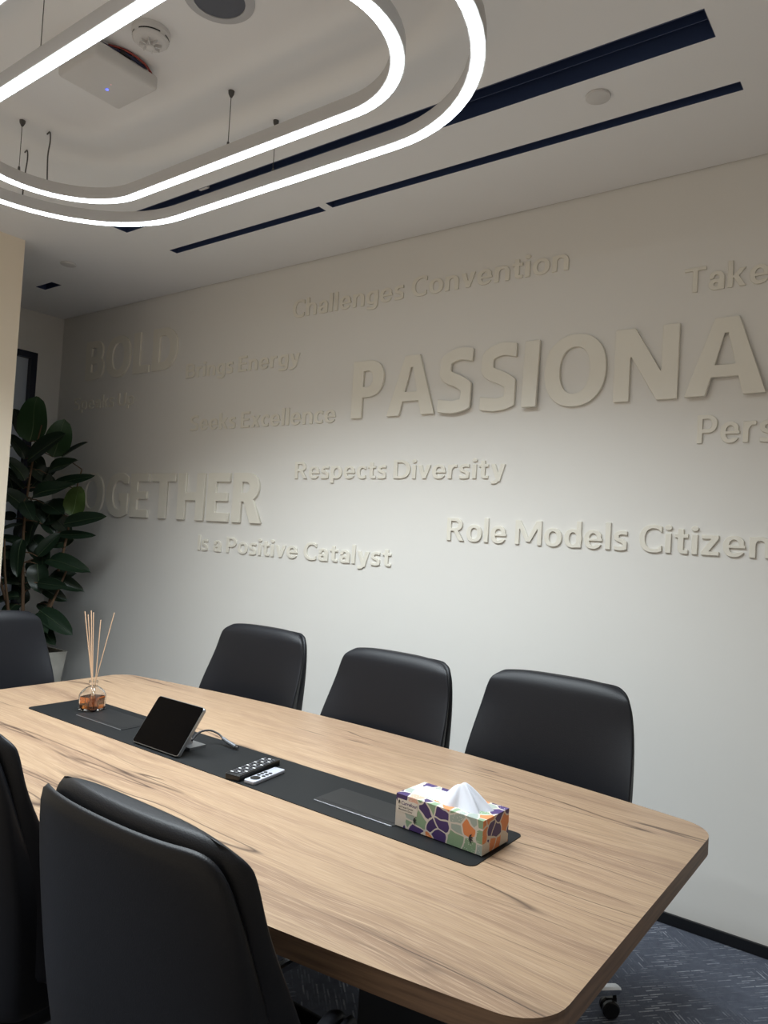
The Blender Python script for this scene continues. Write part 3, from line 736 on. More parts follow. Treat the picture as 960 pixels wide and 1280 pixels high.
def cushion_bm():
    """back cushion: rings of back curve + flatter front, rounded over at the top"""
    bm = bmesh.new(); rings = []
    nb = 18; RC = .040; ZT = .992
    RT = .048
    zs = [.44, .52, .60, .68, .75, .82, .88, .92] + [ZT - RT + RT * math.sin(a) for a in (.1, .35, .6, .82, 1.0, 1.17, 1.32, 1.45)]
    for z in zs:
        W1 = interp(HALF, z) - .006; W2 = interp(HALF, z) + .006 + (.985 - z) * .05; yb = back_y(z) + .019; yc = yb + .046
        k = max(0, (z - (ZT - RC)) / RC); cut = RC * (1 - math.sqrt(max(0, 1 - k * k)))
        yfc = back_y(z) + .092; yfs = max(interp(WING, z) + .004, yc + .020); kt = max(0, min(1, (z - (ZT - RT)) / RT)); e0 = .027 * (1 - math.sqrt(max(0, 1 - kt * kt)))
        ring = []; fr = []
        for i in range(nb + 1):
            q = i / nb * 2 - 1; s_ = math.copysign(1 - (1 - abs(q)) ** 1.25, q)
            x = s_ * (W1 - cut); t_ = min(1, abs(x) / W1); ring.append((x, yb + (yc - yb) * (1 - (1 - t_ ** 2.4) ** .7) + e0, z))
            x = s_ * (W2 - cut); t_ = min(1, abs(x) / W2); fr.append((x, yfc + (yfs - yfc) * t_ ** 3 - e0 * 1.2, z))
        rings.append([(x, y, z_ - 0.015 * kt * min(1, abs(x) / W1) ** 4) for x, y, z_ in ring + fr[::-1]])
    loft(bm, rings, True, False)
    n = len(rings[-1]); top_ = list(bm.verts)[-n:]
    back = top_[:nb + 1]; fr = top_[nb + 1:][::-1]
    for i in range(nb): bm.faces.new((back[i], back[i + 1], fr[i + 1], fr[i]))
    return bm
def loft(bm, rings, cap0=True, cap1=True):
    rr = [[bm.verts.new(p) for p in r] for r in rings]; n = len(rr[0])
    for a, b in zip(rr, rr[1:]):
        for i in range(n): bm.faces.new((a[i], a[(i + 1) % n], b[(i + 1) % n], b[i]))
    if cap0: bm.faces.new(rr[0][::-1])
    if cap1: bm.faces.new(rr[-1])
def make_chair(label):
    t_ = thing('office_chair', label, 'chair')
    t_['group'] = 'black leather chairs around the table'
    us = [-1 + 2 * i / 56 for i in range(57)]
    zt = lambda u: interp(TOP, abs(u))
    sh = from_bm('back_shell', thick_shell(0, .017, us, .40, zt, lambda u: zt(u) - .001, 10), M['leather'], t_, True)
    m = sh.modifiers.new('sub', 'SUBSURF'); m.levels = 1; m.render_levels = 1
    pd = from_bm('back_cushion', cushion_bm(), M['leather'], t_, True)
    m = pd.modifiers.new('sub', 'SUBSURF'); m.levels = 1; m.render_levels = 2
    for sg in (-1, 1):
        us2 = [sg * (.68 + .315 * i / 12) for i in range(13)]
        ar = from_bm('arm_pad', thick_shell(.0175, .058, us2, .47, lambda u: zt(u) + .006 - .05 * max(0, abs(u) - .97), lambda u: zt(u) - .008, 4), M['leather'], t_, True)
        m = ar.modifiers.new('sub', 'SUBSURF'); m.levels = 1; m.render_levels = 2
    bm = newbox(-.17, .17, -.15, .25, .385, .475, bev=.028, seg=3)
    for v in bm.verts:
        if v.co.z > .43: v.co.z += .018 * math.cos(v.co.x / .24 * PI / 2) - .010 * max(0, (v.co.y - .05) / .2)
    st = from_bm('seat', bm, M['leather'], t_, True, 60)
    m = st.modifiers.new('sub', 'SUBSURF'); m.levels = 1; m.render_levels = 1
    from_bm('seat_pan', newbox(-.185, .185, -.16, .20, .345, .40, bev=.02, seg=3), M['leather'], t_, True, 50)
    from_bm('tilt_mechanism', newbox(-.06, .06, -.10, .10, .31, .345, bev=.008), M['blackplastic'], t_)
    bm = bmesh.new(); lathe(bm, [(0, .08), (.026, .08), (.026, .22), (.016, .221), (.016, .31), (0, .31)], 20); from_bm('gas_column', bm, M['chrome'], t_, True, 30)
    bm = bmesh.new(); lathe(bm, [(0, .075), (.045, .075), (.048, .09), (.044, .115), (.03, .12), (0, .12)], 24); from_bm('base_hub', bm, M['chrome'], t_, True, 40)
    for k in range(5):
        a = 2 * PI * k / 5 + BASE_ROT
        bm = bmesh.new()
        secs = [(.035, .024, .080, .112), (.12, .020, .078, .108), (.24, .017, .074, .099), (.332, .015, .071, .091), (.342, .010, .074, .086)]
        rr = []
        for (d_, hwid, z0, z1) in secs:
            rr.append([bm.verts.new((d_, yy, zz)) for yy, zz in ((-hwid, z0), (hwid, z0), (hwid, z1 - .006), (hwid * .6, z1), (-hwid * .6, z1), (-hwid, z1 - .006))])
        for p, q in zip(rr, rr[1:]):
            for i in range(6): bm.faces.new((p[i], p[(i + 1) % 6], q[(i + 1) % 6], q[i]))
        bm.faces.new(rr[0]); bm.faces.new(rr[-1])
        bmesh.ops.rotate(bm, verts=bm.verts, matrix=Matrix.Rotation(a, 3, 'Z'))
        lg = from_bm('base_leg', bm, M['chrome'], t_, True, 30)
        cx, cy = .326 * math.cos(a), .326 * math.sin(a); ca = a + 1.1 + k * .6
        bm = bmesh.new()
        for sgn in (-1, 1):
            b2 = bmesh.new(); lathe(b2, [(0, sgn * .004), (.022, sgn * .004), (.026, sgn * .007), (.026, sgn * .018), (.022, sgn * .022), (0, sgn * .022)], 20)
            me_ = bpy.data.meshes.new('x'); b2.to_mesh(me_); b2.free(); n0 = len(bm.verts); bm.from_mesh(me_); bpy.data.meshes.remove(me_)
        bmesh.ops.rotate(bm, verts=bm.verts, matrix=Matrix.Rotation(PI / 2, 3, 'X'))
        bmesh.ops.translate(bm, verts=bm.verts, vec=(.014, 0, .0265))
        lathe(bm, [(0, .026), (.006, .026), (.006, .075), (0, .075)], 8)
        box(bm, -.006, .026, -.0035, .0035, .022, .055)
        bmesh.ops.rotate(bm, verts=bm.verts, matrix=Matrix.Rotation(ca, 3, 'Z')); bmesh.ops.translate(bm, verts=bm.verts, vec=(cx, cy, 0))
        from_bm('caster', bm, M['blackplastic'], lg, True, 35)
    return t_
BASE_ROT = .25
chair0 = make_chair('')
CH = [  # x, y, rotation of the forward axis (0 = +y), lift, label
    (-.934, .895, 0.0, 0, 'black leather chair in the foreground seen from behind'),
    (-1.635, .93, 0.03, 0, 'black leather chair at the left photo edge beside the foreground chair'),
    (-.940, 2.035, PI + .02, 0, 'black leather chair across the table, behind the tissue box, nearest the bare floor'),
    (-1.525, 1.955, PI - .03, 0, 'black leather chair across the table, middle of the three by the lettered wall'),
    (-2.245, 2.02, PI + .02, 0, 'black leather chair across the table, nearest the reed diffuser'),
    (-2.96, 1.50, -PI / 2 - .05, 0, 'black leather chair at the far head of the table in front of the plant'),
]
for i, (x, y, rz, dz, lab) in enumerate(CH):
    c_ = chair0 if i == 0 else copy_tree(chair0)
    c_.location = (x, y, dz); c_.rotation_euler = (0, 0, rz); c_['label'] = lab

# ------------------------------------------------------------------ things on the table
MZ = .7419
# reed diffuser
t_ = thing('reed_diffuser', 'clear glass reed diffuser bottle with amber oil and wooden sticks', 'diffuser', (-2.325, 1.497, MZ + .0018), .3)
def sqring(h, r, z, n=6):
    return [(x, y, z) for x, y in rrect(-h, h, -h, h, r, n)]
def loft(bm, rings, cap0=True, cap1=True):
    rr = [[bm.verts.new(p) for p in r] for r in rings]; n = len(rr[0])
    for a, b in zip(rr, rr[1:]):
        for i in range(n): bm.faces.new((a[i], a[(i + 1) % n], b[(i + 1) % n], b[i]))
    if cap0: bm.faces.new(rr[0][::-1])
    if cap1: bm.faces.new(rr[-1])
outer = [sqring(.031, .008, 0), sqring(.034, .009, .003), sqring(.034, .009, .052), sqring(.031, .014, .064), sqring(.022, .0195, .076), sqring(.013, .0125, .081), sqring(.0125, .012, .092), sqring(.015, .0145, .093), sqring(.015, .0145, .099)]
inner = [sqring(.0105, .010, .099), sqring(.0105, .010, .082), sqring(.019, .017, .074), sqring(.028, .012, .062), sqring(.031, .008, .052), sqring(.031, .008, .007)]
bm = bmesh.new(); loft(bm, outer + inner, True, True); from_bm('bottle', bm, M['glass'], t_, True, 40)
bm = bmesh.new(); loft(bm, [sqring(.0306, .0078, .0073), sqring(.0306, .0078, .046)]); from_bm('oil', bm, M['oil'], t_, True, 40)
tips = [(-2.368, 1.472, 1.079), (-2.358, 1.479, 1.069), (-2.350, 1.485, 1.083), (-2.352, 1.495, 1.076), (-2.322, 1.506, 1.052), (-2.285, 1.533, 1.08)]
inv = Matrix.Rotation(-.3, 4, 'Z')
for i, tp in enumerate(tips):
    q = inv @ (Vector(tp) - Vector(t_.location)); nk = Vector((.006 * math.cos(i * 1.1), .006 * math.sin(i * 1.1), .095))
    nk = Vector((q.x, q.y, 0)).normalized() * .006 + Vector((0, 0, .095)); d_ = nk - q; b_ = nk + d_ * (.083 / -d_.z)
    lim = max(abs(b_.x), abs(b_.y)); 
    if lim > .027: b_.x *= .027 / lim; b_.y *= .027 / lim
    bm = bmesh.new(); tube(bm, [b_, nk, q], .0016, 7); from_bm('reed', bm, M['reed'], t_, True, 60)

# tablet on a stand
t_ = thing('tablet', 'black screened silver tablet leaning on its stand on the centre strip', 'tablet', (-1.80, 1.356, MZ))
th = math.atan2(.122, .088)
TW, TH = .213, .152
R_ = Matrix.Rotation(th, 4, 'X')
def tilt(bm): bmesh.ops.transform(bm, matrix=Matrix.Translation((0, 0, .001)) @ R_, verts=bm.verts)
bm = bmesh.new(); prism(bm, rrect(-TW / 2, TW / 2, 0, TH, .009, 5), -.011, -.0012); bevel(bm, .001, 1); tilt(bm)
bmesh.ops.translate(bm, verts=bm.verts, vec=(0, .0115, .0045)); from_bm('tablet_frame', bm, M['silver'], t_, True, 30)
bm = bmesh.new(); prism(bm, rrect(-TW / 2 + .002, TW / 2 - .002, .002, TH - .002, .008, 5), -.0011, 0); tilt(bm)
bmesh.ops.translate(bm, verts=bm.verts, vec=(0, .0115, .0045)); from_bm('screen', bm, M['screen'], t_)
bm = bmesh.new(); tube(bm, [(.02, .085, .058), (.02, .10, .03), (.02, .115, .006)], [.016, .018, .02], 14); box(bm, -.03, .07, .085, .145, .0, .007)
from_bm('stand', bm, M['silver'], t_, True, 40)
# its cable
bm = bmesh.new(); L0 = Vector((-1.735, 1.47, MZ))
tube(bm, smoothpath([(-.008, -.012, .024), (-.026, .028, .036), (-.022, .062, .038), (-.002, .080, .030), (.026, .081, .019)], 7), .0030, 8); 
t_ = thing('charging_cable', 'dark curved cable with grey metal plug end behind the tablet', 'cable', L0)
from_bm('cord', bm, M['cable'], t_, True)
bm = bmesh.new(); tube(bm, [(.022, .081, .0195), (.045, .080, .0135), (.084, .078, .0075)], [.0055, .0062, .0062], 10); from_bm('plug', bm, M['cable_grey'], t_, True, 40)
bm = bmesh.new(); tube(bm, [(.085, .078, .0075), (.093, .0776, .0068)], .0045, 10); from_bm('plug_tip', bm, M['chrome'], t_, True, 40)

# remotes
def remote(name, lab, x0, y0, x1, y1, wd, hgt, mat, n, grp):
    a = math.atan2(y1 - y0, x1 - x0) - PI / 2; ln = math.hypot(x1 - x0, y1 - y0)
    t_ = thing(name, lab, 'remote', ((x0 + x1) / 2, (y0 + y1) / 2, MZ), a, grp)
    bm = bmesh.new(); prism(bm, rrect(-wd / 2, wd / 2, -ln / 2, ln / 2, .006, 4), .0002, hgt); bevel(bm, .0015, 2); from_bm('body', bm, mat, t_, True, 35)
    return t_, ln
t_, ln = remote('black_remote', 'long black remote control with rows of small buttons', -1.455, 1.357, -1.484, 1.538, .050, .015, M['blackplastic'], 0, 'remote controls on the strip')
for j in range(14):
    for i in range(3):
        if j == 9 and i == 1: continue
        bm = newbox(-.0045, .0045, -.0026, .0026, 0, .0014, bev=.0004, seg=1)
        bmesh.ops.translate(bm, verts=bm.verts, vec=(-.0145 + i * .0145, -ln / 2 + .018 + j * .0112, .0150))
        from_bm('button', bm, M['button'] if (i + 2 * j) % 3 else M['white_dim'], t_)
t_, ln = remote('silver_remote', 'short silver remote control with a round black pad beside the black remote', -1.402, 1.367, -1.4185, 1.4985, .036, .0095, M['remote_silver'], 0, 'remote controls on the strip')
bm = bmesh.new(); lathe(bm, [(0, .0096), (.0135, .0096), (.0135, .0108), (.0125, .0112), (0, .0110)], 28, 0, -ln / 2 + .026); from_bm('round_pad', bm, M['blackplastic'], t_, True, 40)
for k, (x, y) in enumerate([(-.008, .050), (.008, .050), (-.008, .0645), (.008, .0645), (-.008, .079), (.008, .079)]):
    bm = bmesh.new(); lathe(bm, [(0, .0096), (.0052, .0096), (.0052, .0106), (.0045, .0109), (0, .0109)], 16, x, -ln / 2 + y); from_bm('button', bm, M['blackplastic'], t_, True, 40)

# tissue box
BW, BD, BH = .23, .110, .072; BA = -.036
t_ = thing('tissue_box', 'patterned purple, orange and green cardboard tissue box with a white tissue poking out', 'tissue box', (-.973, 1.417, MZ + .0020), BA)
bm = bmesh.new()
vs = {}
def bv(x, y, z): 
    k = (x, y, z)
    if k not in vs: vs[k] = bm.verts.new(k)
    return vs[k]
box(bm, 0, BW, 0, BD, 0, BH)
topf = [f for f in bm.faces if all(abs(v.co.z - BH) < 1e-6 for v in f.verts)][0]
bmesh.ops.delete(bm, geom=[topf], context='FACES_ONLY')
ocx, ocy = BW / 2, BD / 2
n = 32
hole = []; rim = []
for i in range(n):
    a = 2 * PI * i / n; rr_ = 1 / max(abs(math.cos(a)) / (BW / 2), abs(math.sin(a)) / (BD / 2))
    hole.append(bm.verts.new((ocx + .068 * math.cos(a), ocy + .024 * math.sin(a) * (1 + .15 * math.cos(2 * a)), BH)))
corner = [v for v in bm.verts if abs(v.co.z - BH) < 1e-6 and v not in hole]
def ang(v): return math.atan2((v.co.y - ocy) / BD, (v.co.x - ocx) / BW) % (2 * PI)
corner.sort(key=ang)
hs = hole
ci = [min(range(n), key=lambda k: abs(((2 * PI * k / n) - math.atan2(v.co.y - ocy, v.co.x - ocx)) % (2 * PI) if ((2 * PI * k / n) - math.atan2(v.co.y - ocy, v.co.x - ocx)) % (2 * PI) < PI else 2 * PI - ((2 * PI * k / n) - math.atan2(v.co.y - ocy, v.co.x - ocx)) % (2 * PI))) for v in corner]
for q in range(4):
    a, b = ci[q], ci[(q + 1) % 4]; k = a
    lst = [a]
    while k != b: k = (k + 1) % n; lst.append(k)
    bm.faces.new([corner[q]] + [corner[(q + 1) % 4]] + [hs[k] for k in lst[::-1]])
bx_ = from_bm('carton', bm, M['box'], t_)
# printed panels and words
def flat_text(s, parent, mat, size, loc, rot, name='lettering'):
    me = text_mesh(s, 0, 0, 0); me.transform(Matrix.Scale(size, 4)); o = link(name, me, mat, parent); o.location = loc; o.rotation_euler = rot; return o
from_bm('label_panel', newbox(.004, .060, -.0004, -.0001, .034, .062), M['paper'], bx_)
flat_text('Carrefour', bx_, M['ink_purple'], .0108, (.015, -.0006, .0510), (PI / 2, 0, 0))
flat_text('Soft Facial Tissues', bx_, M['ink_dark'], .0056, (.008, -.0006, .0435), (PI / 2, 0, 0))
flat_text('Mouchoirs Doux', bx_, M['ink_dark'], .0056, (.008, -.0006, .0375), (PI / 2, 0, 0))
bm = bmesh.new(); prism(bm, [(.0072, 0), (.0072, .006), (.0095, .0085), (.0118, .006), (.0118, 0), (.0104, 0), (.0104, .0035), (.0086, .0035), (.0086, 0)], 0, .0003)
o = from_bm('house_mark', bm, M['ink_dark'], bx_); o.location = (0, -.0005, .051); o.rotation_euler = (PI / 2, 0, 0)
# dark leaf marks
def leafmark(x, z, s):
    bm = bmesh.new()
    for a in (-.9, -.3, .3, .9):
        p = [(0, 0), (s * .55 * math.cos(a + .28), s * .55 * math.sin(a + .28)), (s * math.cos(a), s * math.sin(a)), (s * .55 * math.cos(a - .28), s * .55 * math.sin(a - .28))]
        prism(bm, p, 0, .0002)
    o = from_bm('printed_leaf', bm, M['ink_dark'], bx_); o.location = (x, -.0003, z); o.rotation_euler = (PI / 2, 0, 0)
leafmark(.050, .024, .011); leafmark(.196, .028, .013)
# tissue
def crumple(name, cx, cy, w_, d_, h_, lean, seed):
    rnd = random.Random(seed); bm = bmesh.new(); NX, NY = 18, 12; g = []
    for j in range(NY + 1):
        row = []
        for i in range(NX + 1):
            u = i / NX * 2 - 1; v = j / NY * 2 - 1
            env = max(0, 1 - abs(u) ** 1.7) * max(0, 1 - abs(v) ** 1.5)
            ridge = .62 + .38 * math.cos(u * 5.2 + seed) * math.cos(v * 2.6 + u * 2 + seed)
            z = h_ * env * ridge + .0035 * math.sin(u * 17 + v * 7) * env
            row.append(bm.verts.new((cx + u * w_ * (1 - .35 * env) + lean * env, cy + v * d_ * (1 - .45 * env), z)))
        g.append(row)
    for a, b in zip(g, g[1:]):
        for i in range(NX): bm.faces.new((a[i], a[i + 1], b[i + 1], b[i]))
    o = from_bm(name, bm, M['tissue'], None, True); m = o.modifiers.new('t', 'SOLIDIFY'); m.thickness = .0007; m.offset = 0
    m = o.modifiers.new('s', 'SUBSURF'); m.levels = 1; m.render_levels = 1
    return o
def peak():
    """tissue gathered in the slot and fanned into folds"""
    bm = bmesh.new(); NA, NR = 40, 9; rows = []
    for j in range(NR + 1):
        v = j / NR; row = []
        for i in range(NA):
            a = 2 * PI * i / NA
            f = .78 + .55 * abs(math.sin(2.5 * a + .7)) * v + .16 * abs(math.sin(5.5 * a + 2.2)) * v
            rx = .010 + .040 * v ** .8; ry = .006 + .024 * v ** .9
            z = .044 * (1 - v ** 1.15) + .020 * (abs(math.sin(3 * a + .4)) - .5) * v * (1 - v) * 2 + .012 * abs(math.sin(6.5 * a)) * v * (1 - v) + .006 * math.cos(a) * (1 - v)
            row.append(bm.verts.new((rx * math.cos(a) * f - .012 * (1 - v), ry * math.sin(a) * f, max(.0005, z) + .001 * j * 0)))
        rows.append(row)
    c0 = bm.verts.new((-.012, 0, .040))
    for i in range(NA): bm.faces.new((rows[0][i], rows[0][(i + 1) % NA], c0))
    for a, b in zip(rows, rows[1:]):
        for i in range(NA): bm.faces.new((a[i], a[(i + 1) % NA], b[(i + 1) % NA], b[i]))
    o = from_bm('tissue', bm, M['tissue'], t_, True); m = o.modifiers.new('s', 'SUBSURF'); m.levels = 1; m.render_levels = 1
    return o
o = peak(); o.location = (.148, BD / 2, BH - .001); o['label'] = 'peaked white tissue pulled up out of the box'
o = crumple('tissue', .072, BD / 2 + .006, .056, .034, .012, .0, 2.2); o.parent = t_; o.location = (0, 0, BH - .0005)
o['label'] = 'flat crumpled white tissue lying over the slot'

# ------------------------------------------------------------------ rubber plant
PX, PYY = -4.60, 2.47
t_ = thing('potted_rubber_plant', 'tall dark green rubber plant in a pale square pot in the corner', 'plant', (PX, PYY, 0))
bm = bmesh.new()
def sq(h, z): return [(x, y, z) for x, y in rrect(-h, h, -h, h, .02, 4)]
loft(bm, [sq(.125, .0005), sq(.13, .006), sq(.180, .535), sq(.183, .55), sq(.165, .55), sq(.160, .50)], True, False)
pot = from_bm('pot', bm, M['pot'], t_, True, 40)
bm = bmesh.new(); loft(bm, [sq(.1575, .46), sq(.1585, .505)]); from_bm('soil', bm, M['soil'], t_)
Wp = lambda x, y, z: Vector((x - PX, y - PYY, z))
STEMS = [[(-4.60, 2.45, .50), (-4.61, 2.43, .9), (-4.64, 2.42, 1.3), (-4.62, 2.43, 1.7), (-4.57, 2.45, 1.98)],
         [(-4.57, 2.53, .50), (-4.54, 2.58, .9), (-4.50, 2.62, 1.2), (-4.50, 2.66, 1.5), (-4.46, 2.68, 1.72)],
         [(-4.66, 2.45, .50), (-4.68, 2.38, .8), (-4.72, 2.30, 1.1), (-4.74, 2.26, 1.45), (-4.73, 2.25, 1.65)],
         [(-4.53, 2.48, .50), (-4.49, 2.52, .75), (-4.44, 2.58, .98), (-4.42, 2.63, 1.15)],
         [(-4.62, 2.40, .50), (-4.60, 2.34, .8), (-4.56, 2.28, 1.05), (-4.55, 2.26, 1.25)]]
SP = []
for s in STEMS:
    P_ = smoothpath([Wp(*p) for p in s], 6); SP.append(P_); n = len(P_)
    bm = bmesh.new(); tube(bm, P_, [.013 - .009 * i / (n - 1) for i in range(n)], 8); from_bm('stem', bm, M['stem'], t_, True)
LEAF = {}
def leaf_mesh(kind):
    if kind in LEAF: return LEAF[kind]
    bm = bmesh.new(); n = 12; rows = []
    curl, droop, fold = [(.0, .10, .16), (.05, .22, .22), (-.05, .04, .10), (.03, .32, .14)][kind % 4]
    for i in range(n + 1):
        s = i / n; wd = .5 * (math.sin(PI * min(1, s ** .86)) ** .52) * (1 - .08 * s) if 0 < s < 1 else .012
        row = []
        for k in (-1, -.5, 0, .5, 1):
            x = k * wd; y = s; z = fold * abs(x) + curl * math.sin(s * 6 + k) - droop * s * s
            row.append(bm.verts.new((x, y, z)))
        rows.append(row)
    for a, b in zip(rows, rows[1:]):
        for i in range(4): bm.faces.new((a[i], a[i + 1], b[i + 1], b[i]))
    # raised midrib
    vs0 = [(0, i / n, -droop * (i / n) ** 2 + curl * math.sin(i / n * 6)) for i in range(n + 1)]
    fs0 = len(bm.faces); tube(bm, [(x, y, z + .002) for x, y, z in vs0], [.012 * (1 - .8 * i / n) for i in range(n + 1)], 4)
    bm.faces.ensure_lookup_table()
    for f in bm.faces[fs0:]: f.material_index = 1
    bmesh.ops.recalc_face_normals(bm, faces=bm.faces)
    me = bpy.data.meshes.new('leaf'); bm.to_mesh(me); bm.free(); me.polygons.foreach_set('use_smooth', [True] * len(me.polygons))
    me.materials.append(M['leaf']); me.materials.append(M['midrib']); LEAF[kind] = me
    return me
def nearest_stem(p):
    best = None
    for P_ in SP:
        for q in P_[4:]:
            d_ = (q - p).length + (0 if q.z < p.z + .05 else .15)
            if best is None or d_ < best[0]: best = (d_, q)
    return best[1]
def leaf(base, tip, width, roll=0.0, kind=0, mat=None, petiole=True):
    base = Vector(base) - Vector((PX, PYY, 0)); tip = Vector(tip) - Vector((PX, PYY, 0))
    d_ = tip - base; L = d_.length; y = d_.normalized()
    up = Vector((.42, -.5, .75))     # leaves face up and towards the room
    z = (up - y * up.dot(y)); z = z.normalized() if z.length > .1 else y.orthogonal().normalized(); x = y.cross(z)
    rm = Matrix.Rotation(roll, 3, y); x = rm @ x; z = rm @ z
    me = leaf_mesh(kind)
    o = bpy.data.objects.new('leaf', me); COL.objects.link(o); o.parent = t_
    dr = [.10, .22, .04, .32][kind % 4]
    m = Matrix((x, y, z)).transposed().to_4x4()
    # counter the droop so that the tip lands where it should
    m = Matrix.Translation(base) @ m @ Matrix.Rotation(math.atan(dr), 4, 'X') @ Matrix.Diagonal((width * 1.22, L * 1.04, L, 1))
    o.matrix_local = m
    if mat:
        o.data = me.copy(); o.data.materials[0] = M[mat]
    if petiole:
        s = nearest_stem(base)
        if 0.01 < (s - base).length < .22:
            bm = bmesh.new(); mid = (s + base) / 2 + Vector((0, 0, .01)); tube(bm, [s, mid, base], .0035, 5); from_bm('leaf_stalk', bm, M['stem'], t_, True)
    return o
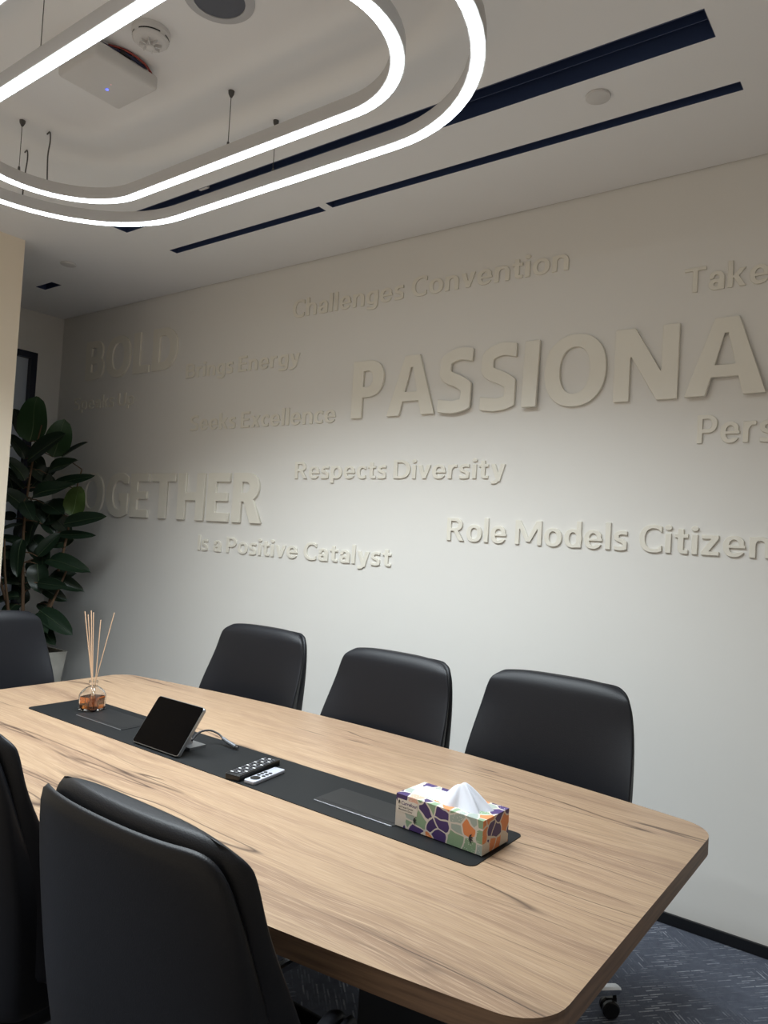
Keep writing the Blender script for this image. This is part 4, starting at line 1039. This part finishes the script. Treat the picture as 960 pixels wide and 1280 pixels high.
#LEAVES#
LEAVES = [
    ((-4.648, 2.42, 1.869), (-4.634, 2.444, 2.152), 0.179, 0.0, 2, 'leaf_mid'),
    ((-4.573, 2.542, 1.786), (-4.567, 2.599, 2.028), 0.147, 0.3, 2, 'leaf_mid'),
    ((-4.765, 2.457, 1.889), (-4.93, 2.45, 2.095), 0.088, 0.2, 0, None),
    ((-4.623, 2.406, 1.745), (-4.395, 2.507, 1.916), 0.14, 0.2, 0, None),
    ((-4.531, 2.574, 1.782), (-4.4, 2.667, 1.888), 0.083, -0.3, 0, None),
    ((-4.57, 2.512, 1.67), (-4.407, 2.604, 1.765), 0.092, 0.1, 1, None),
    ((-4.701, 2.45, 1.715), (-4.626, 2.572, 1.622), 0.099, 0.1, 1, None),
    ((-4.513, 2.531, 1.614), (-4.27, 2.648, 1.673), 0.054, 0.9, 0, None),
    ((-4.581, 2.423, 1.509), (-4.327, 2.545, 1.605), 0.08, 0.4, 1, None),
    ((-4.479, 2.639, 1.413), (-4.438, 2.663, 1.6), 0.137, 0.1, 2, 'leaf_light'),
    ((-4.658, 2.559, 1.351), (-4.605, 2.654, 1.514), 0.136, 0.2, 1, None),
    ((-4.478, 2.593, 1.359), (-4.204, 2.706, 1.419), 0.083, 0.5, 0, None),
    ((-4.529, 2.595, 1.29), (-4.3, 2.703, 1.298), 0.048, 0.8, 0, None),
    ((-4.567, 2.57, 1.21), (-4.502, 2.678, 1.256), 0.083, 0.2, 1, None),
    ((-4.538, 2.532, 1.123), (-4.259, 2.643, 1.068), 0.096, 0.2, 3, None),
    ((-4.562, 2.556, 1.017), (-4.357, 2.675, 0.94), 0.083, 0.3, 1, None),
    ((-4.535, 2.478, 0.98), (-4.34, 2.561, 0.969), 0.064, 0.5, 0, None),
    ((-4.588, 2.54, 0.935), (-4.456, 2.629, 0.868), 0.073, 0.2, 1, None),
    ((-4.491, 2.48, 0.812), (-4.263, 2.567, 0.686), 0.102, 0.2, 0, None),
    ((-4.508, 2.443, 0.781), (-4.359, 2.458, 0.694), 0.092, 0.1, 1, None),
    ((-4.668, 2.41, 1.759), (-4.799, 2.369, 1.905), 0.08, 0.2, 1, None),
    ((-4.618, 2.39, 1.621), (-4.657, 2.294, 1.748), 0.092, 0.2, 1, None),
    ((-4.67, 2.416, 1.567), (-4.752, 2.352, 1.648), 0.054, 0.5, 0, None),
    ((-4.617, 2.398, 1.44), (-4.667, 2.294, 1.549), 0.115, 0.1, 1, None),
    ((-4.664, 2.43, 1.345), (-4.673, 2.3, 1.299), 0.086, 0.4, 0, None),
    ((-4.666, 2.434, 1.201), (-4.73, 2.322, 1.255), 0.089, 0.2, 1, None),
    ((-4.664, 2.439, 1.122), (-4.691, 2.293, 1.134), 0.099, 0.2, 0, None),
    ((-4.717, 2.465, 1.022), (-4.79, 2.347, 1.057), 0.092, 0.3, 1, None),
    ((-4.666, 2.443, 0.962), (-4.737, 2.328, 0.974), 0.096, 0.4, 0, None),
    ((-4.67, 2.443, 0.882), (-4.734, 2.335, 0.848), 0.099, 0.2, 1, None),
    ((-4.643, 2.506, 1.381), (-4.661, 2.462, 1.218), 0.099, 0.2, 1, None),
    ((-4.726, 2.475, 1.556), (-4.648, 2.552, 1.702), 0.099, 0.1, 0, None),
    ((-4.712, 2.491, 1.411), (-4.832, 2.449, 1.487), 0.08, 0.2, 1, None),
    ((-4.671, 2.558, 1.122), (-4.74, 2.502, 1.248), 0.088, 0.1, 1, None),
    ((-4.588, 2.495, 1.143), (-4.524, 2.598, 1.293), 0.08, 0.3, 0, None),
    ((-4.586, 2.497, 1.095), (-4.521, 2.491, 0.926), 0.112, 0.0, 1, None),
    ((-4.616, 2.527, 1.351), (-4.683, 2.474, 1.443), 0.088, 0.1, 0, None),
    ((-4.646, 2.59, 1.418), (-4.566, 2.692, 1.295), 0.096, 0.2, 1, None),
    ((-4.628, 2.41, 1.25), (-4.588, 2.374, 1.032), 0.088, 0.1, 3, None),
    ((-4.6, 2.545, 1.223), (-4.607, 2.547, 1.03), 0.099, 0.1, 3, None),
    ((-4.742, 2.517, 0.824), (-4.798, 2.47, 0.967), 0.08, 0.1, 1, None),
    ((-4.743, 2.51, 1.608), (-4.643, 2.617, 1.717), 0.08, 0.3, 1, None),
    ((-4.783, 2.445, 1.863), (-4.91, 2.414, 1.829), 0.08, 0.3, 0, None),
    ((-4.743, 2.496, 1.345), (-4.694, 2.527, 1.479), 0.083, 0.2, 1, None),
    ((-4.608, 2.391, 1.487), (-4.502, 2.399, 1.38), 0.08, 0.2, 3, None),
    ((-4.615, 2.604, 0.996), (-4.504, 2.711, 1.036), 0.073, 0.3, 1, None),
    ((-4.802, 2.461, 1.113), (-4.856, 2.417, 1.19), 0.083, 0.1, 1, None),
    ((-4.576, 2.52, 0.714), (-4.395, 2.535, 0.609), 0.08, 0.1, 3, None),
    ((-4.517, 2.438, 0.741), (-4.453, 2.366, 0.631), 0.096, 0.1, 3, None),
    ((-4.809, 2.445, 1.373), (-4.881, 2.39, 1.4), 0.08, 0.1, 0, None),
    ((-4.676, 2.566, 0.829), (-4.59, 2.633, 0.77), 0.064, 0.1, 1, None),
    ((-4.682, 2.437, 0.833), (-4.643, 2.344, 0.763), 0.096, 0.1, 3, None),
    ((-4.673, 2.601, 1.583), (-4.797, 2.566, 1.696), 0.089, 0.2, 1, None),
    ((-4.769, 2.532, 1.494), (-4.625, 2.583, 1.353), 0.096, 0.1, 0, None),
    ((-4.832, 2.448, 1.503), (-4.907, 2.422, 1.698), 0.083, 0.1, 1, None),
    ((-4.747, 2.521, 1.264), (-4.613, 2.575, 1.142), 0.096, 0.2, 1, None),
    ((-4.855, 2.479, 1.241), (-4.763, 2.504, 1.377), 0.089, 0.1, 0, None),
    ((-4.753, 2.526, 1.019), (-4.706, 2.594, 1.12), 0.083, 0.2, 1, None),
    ((-4.718, 2.531, 0.924), (-4.799, 2.468, 0.999), 0.083, 0.2, 0, None),
    ((-4.606, 2.605, 1.143), (-4.527, 2.666, 1.1), 0.077, 0.1, 1, None),
    ((-4.824, 2.45, 0.981), (-4.841, 2.431, 1.126), 0.089, 0.1, 1, None),
    ((-4.635, 2.545, 1.481), (-4.486, 2.584, 1.423), 0.096, 0.2, 1, None),
    ((-4.801, 2.443, 1.569), (-4.826, 2.366, 1.465), 0.089, 0.2, 0, None),
    ((-4.604, 2.601, 1.29), (-4.692, 2.556, 1.415), 0.083, 0.1, 0, None),
    ((-4.748, 2.499, 1.787), (-4.654, 2.524, 1.674), 0.089, 0.1, 3, None),
]
for b_, tp, wd, ro, kd, mt in LEAVES: leaf(b_, tp, wd, ro, kd, mt)
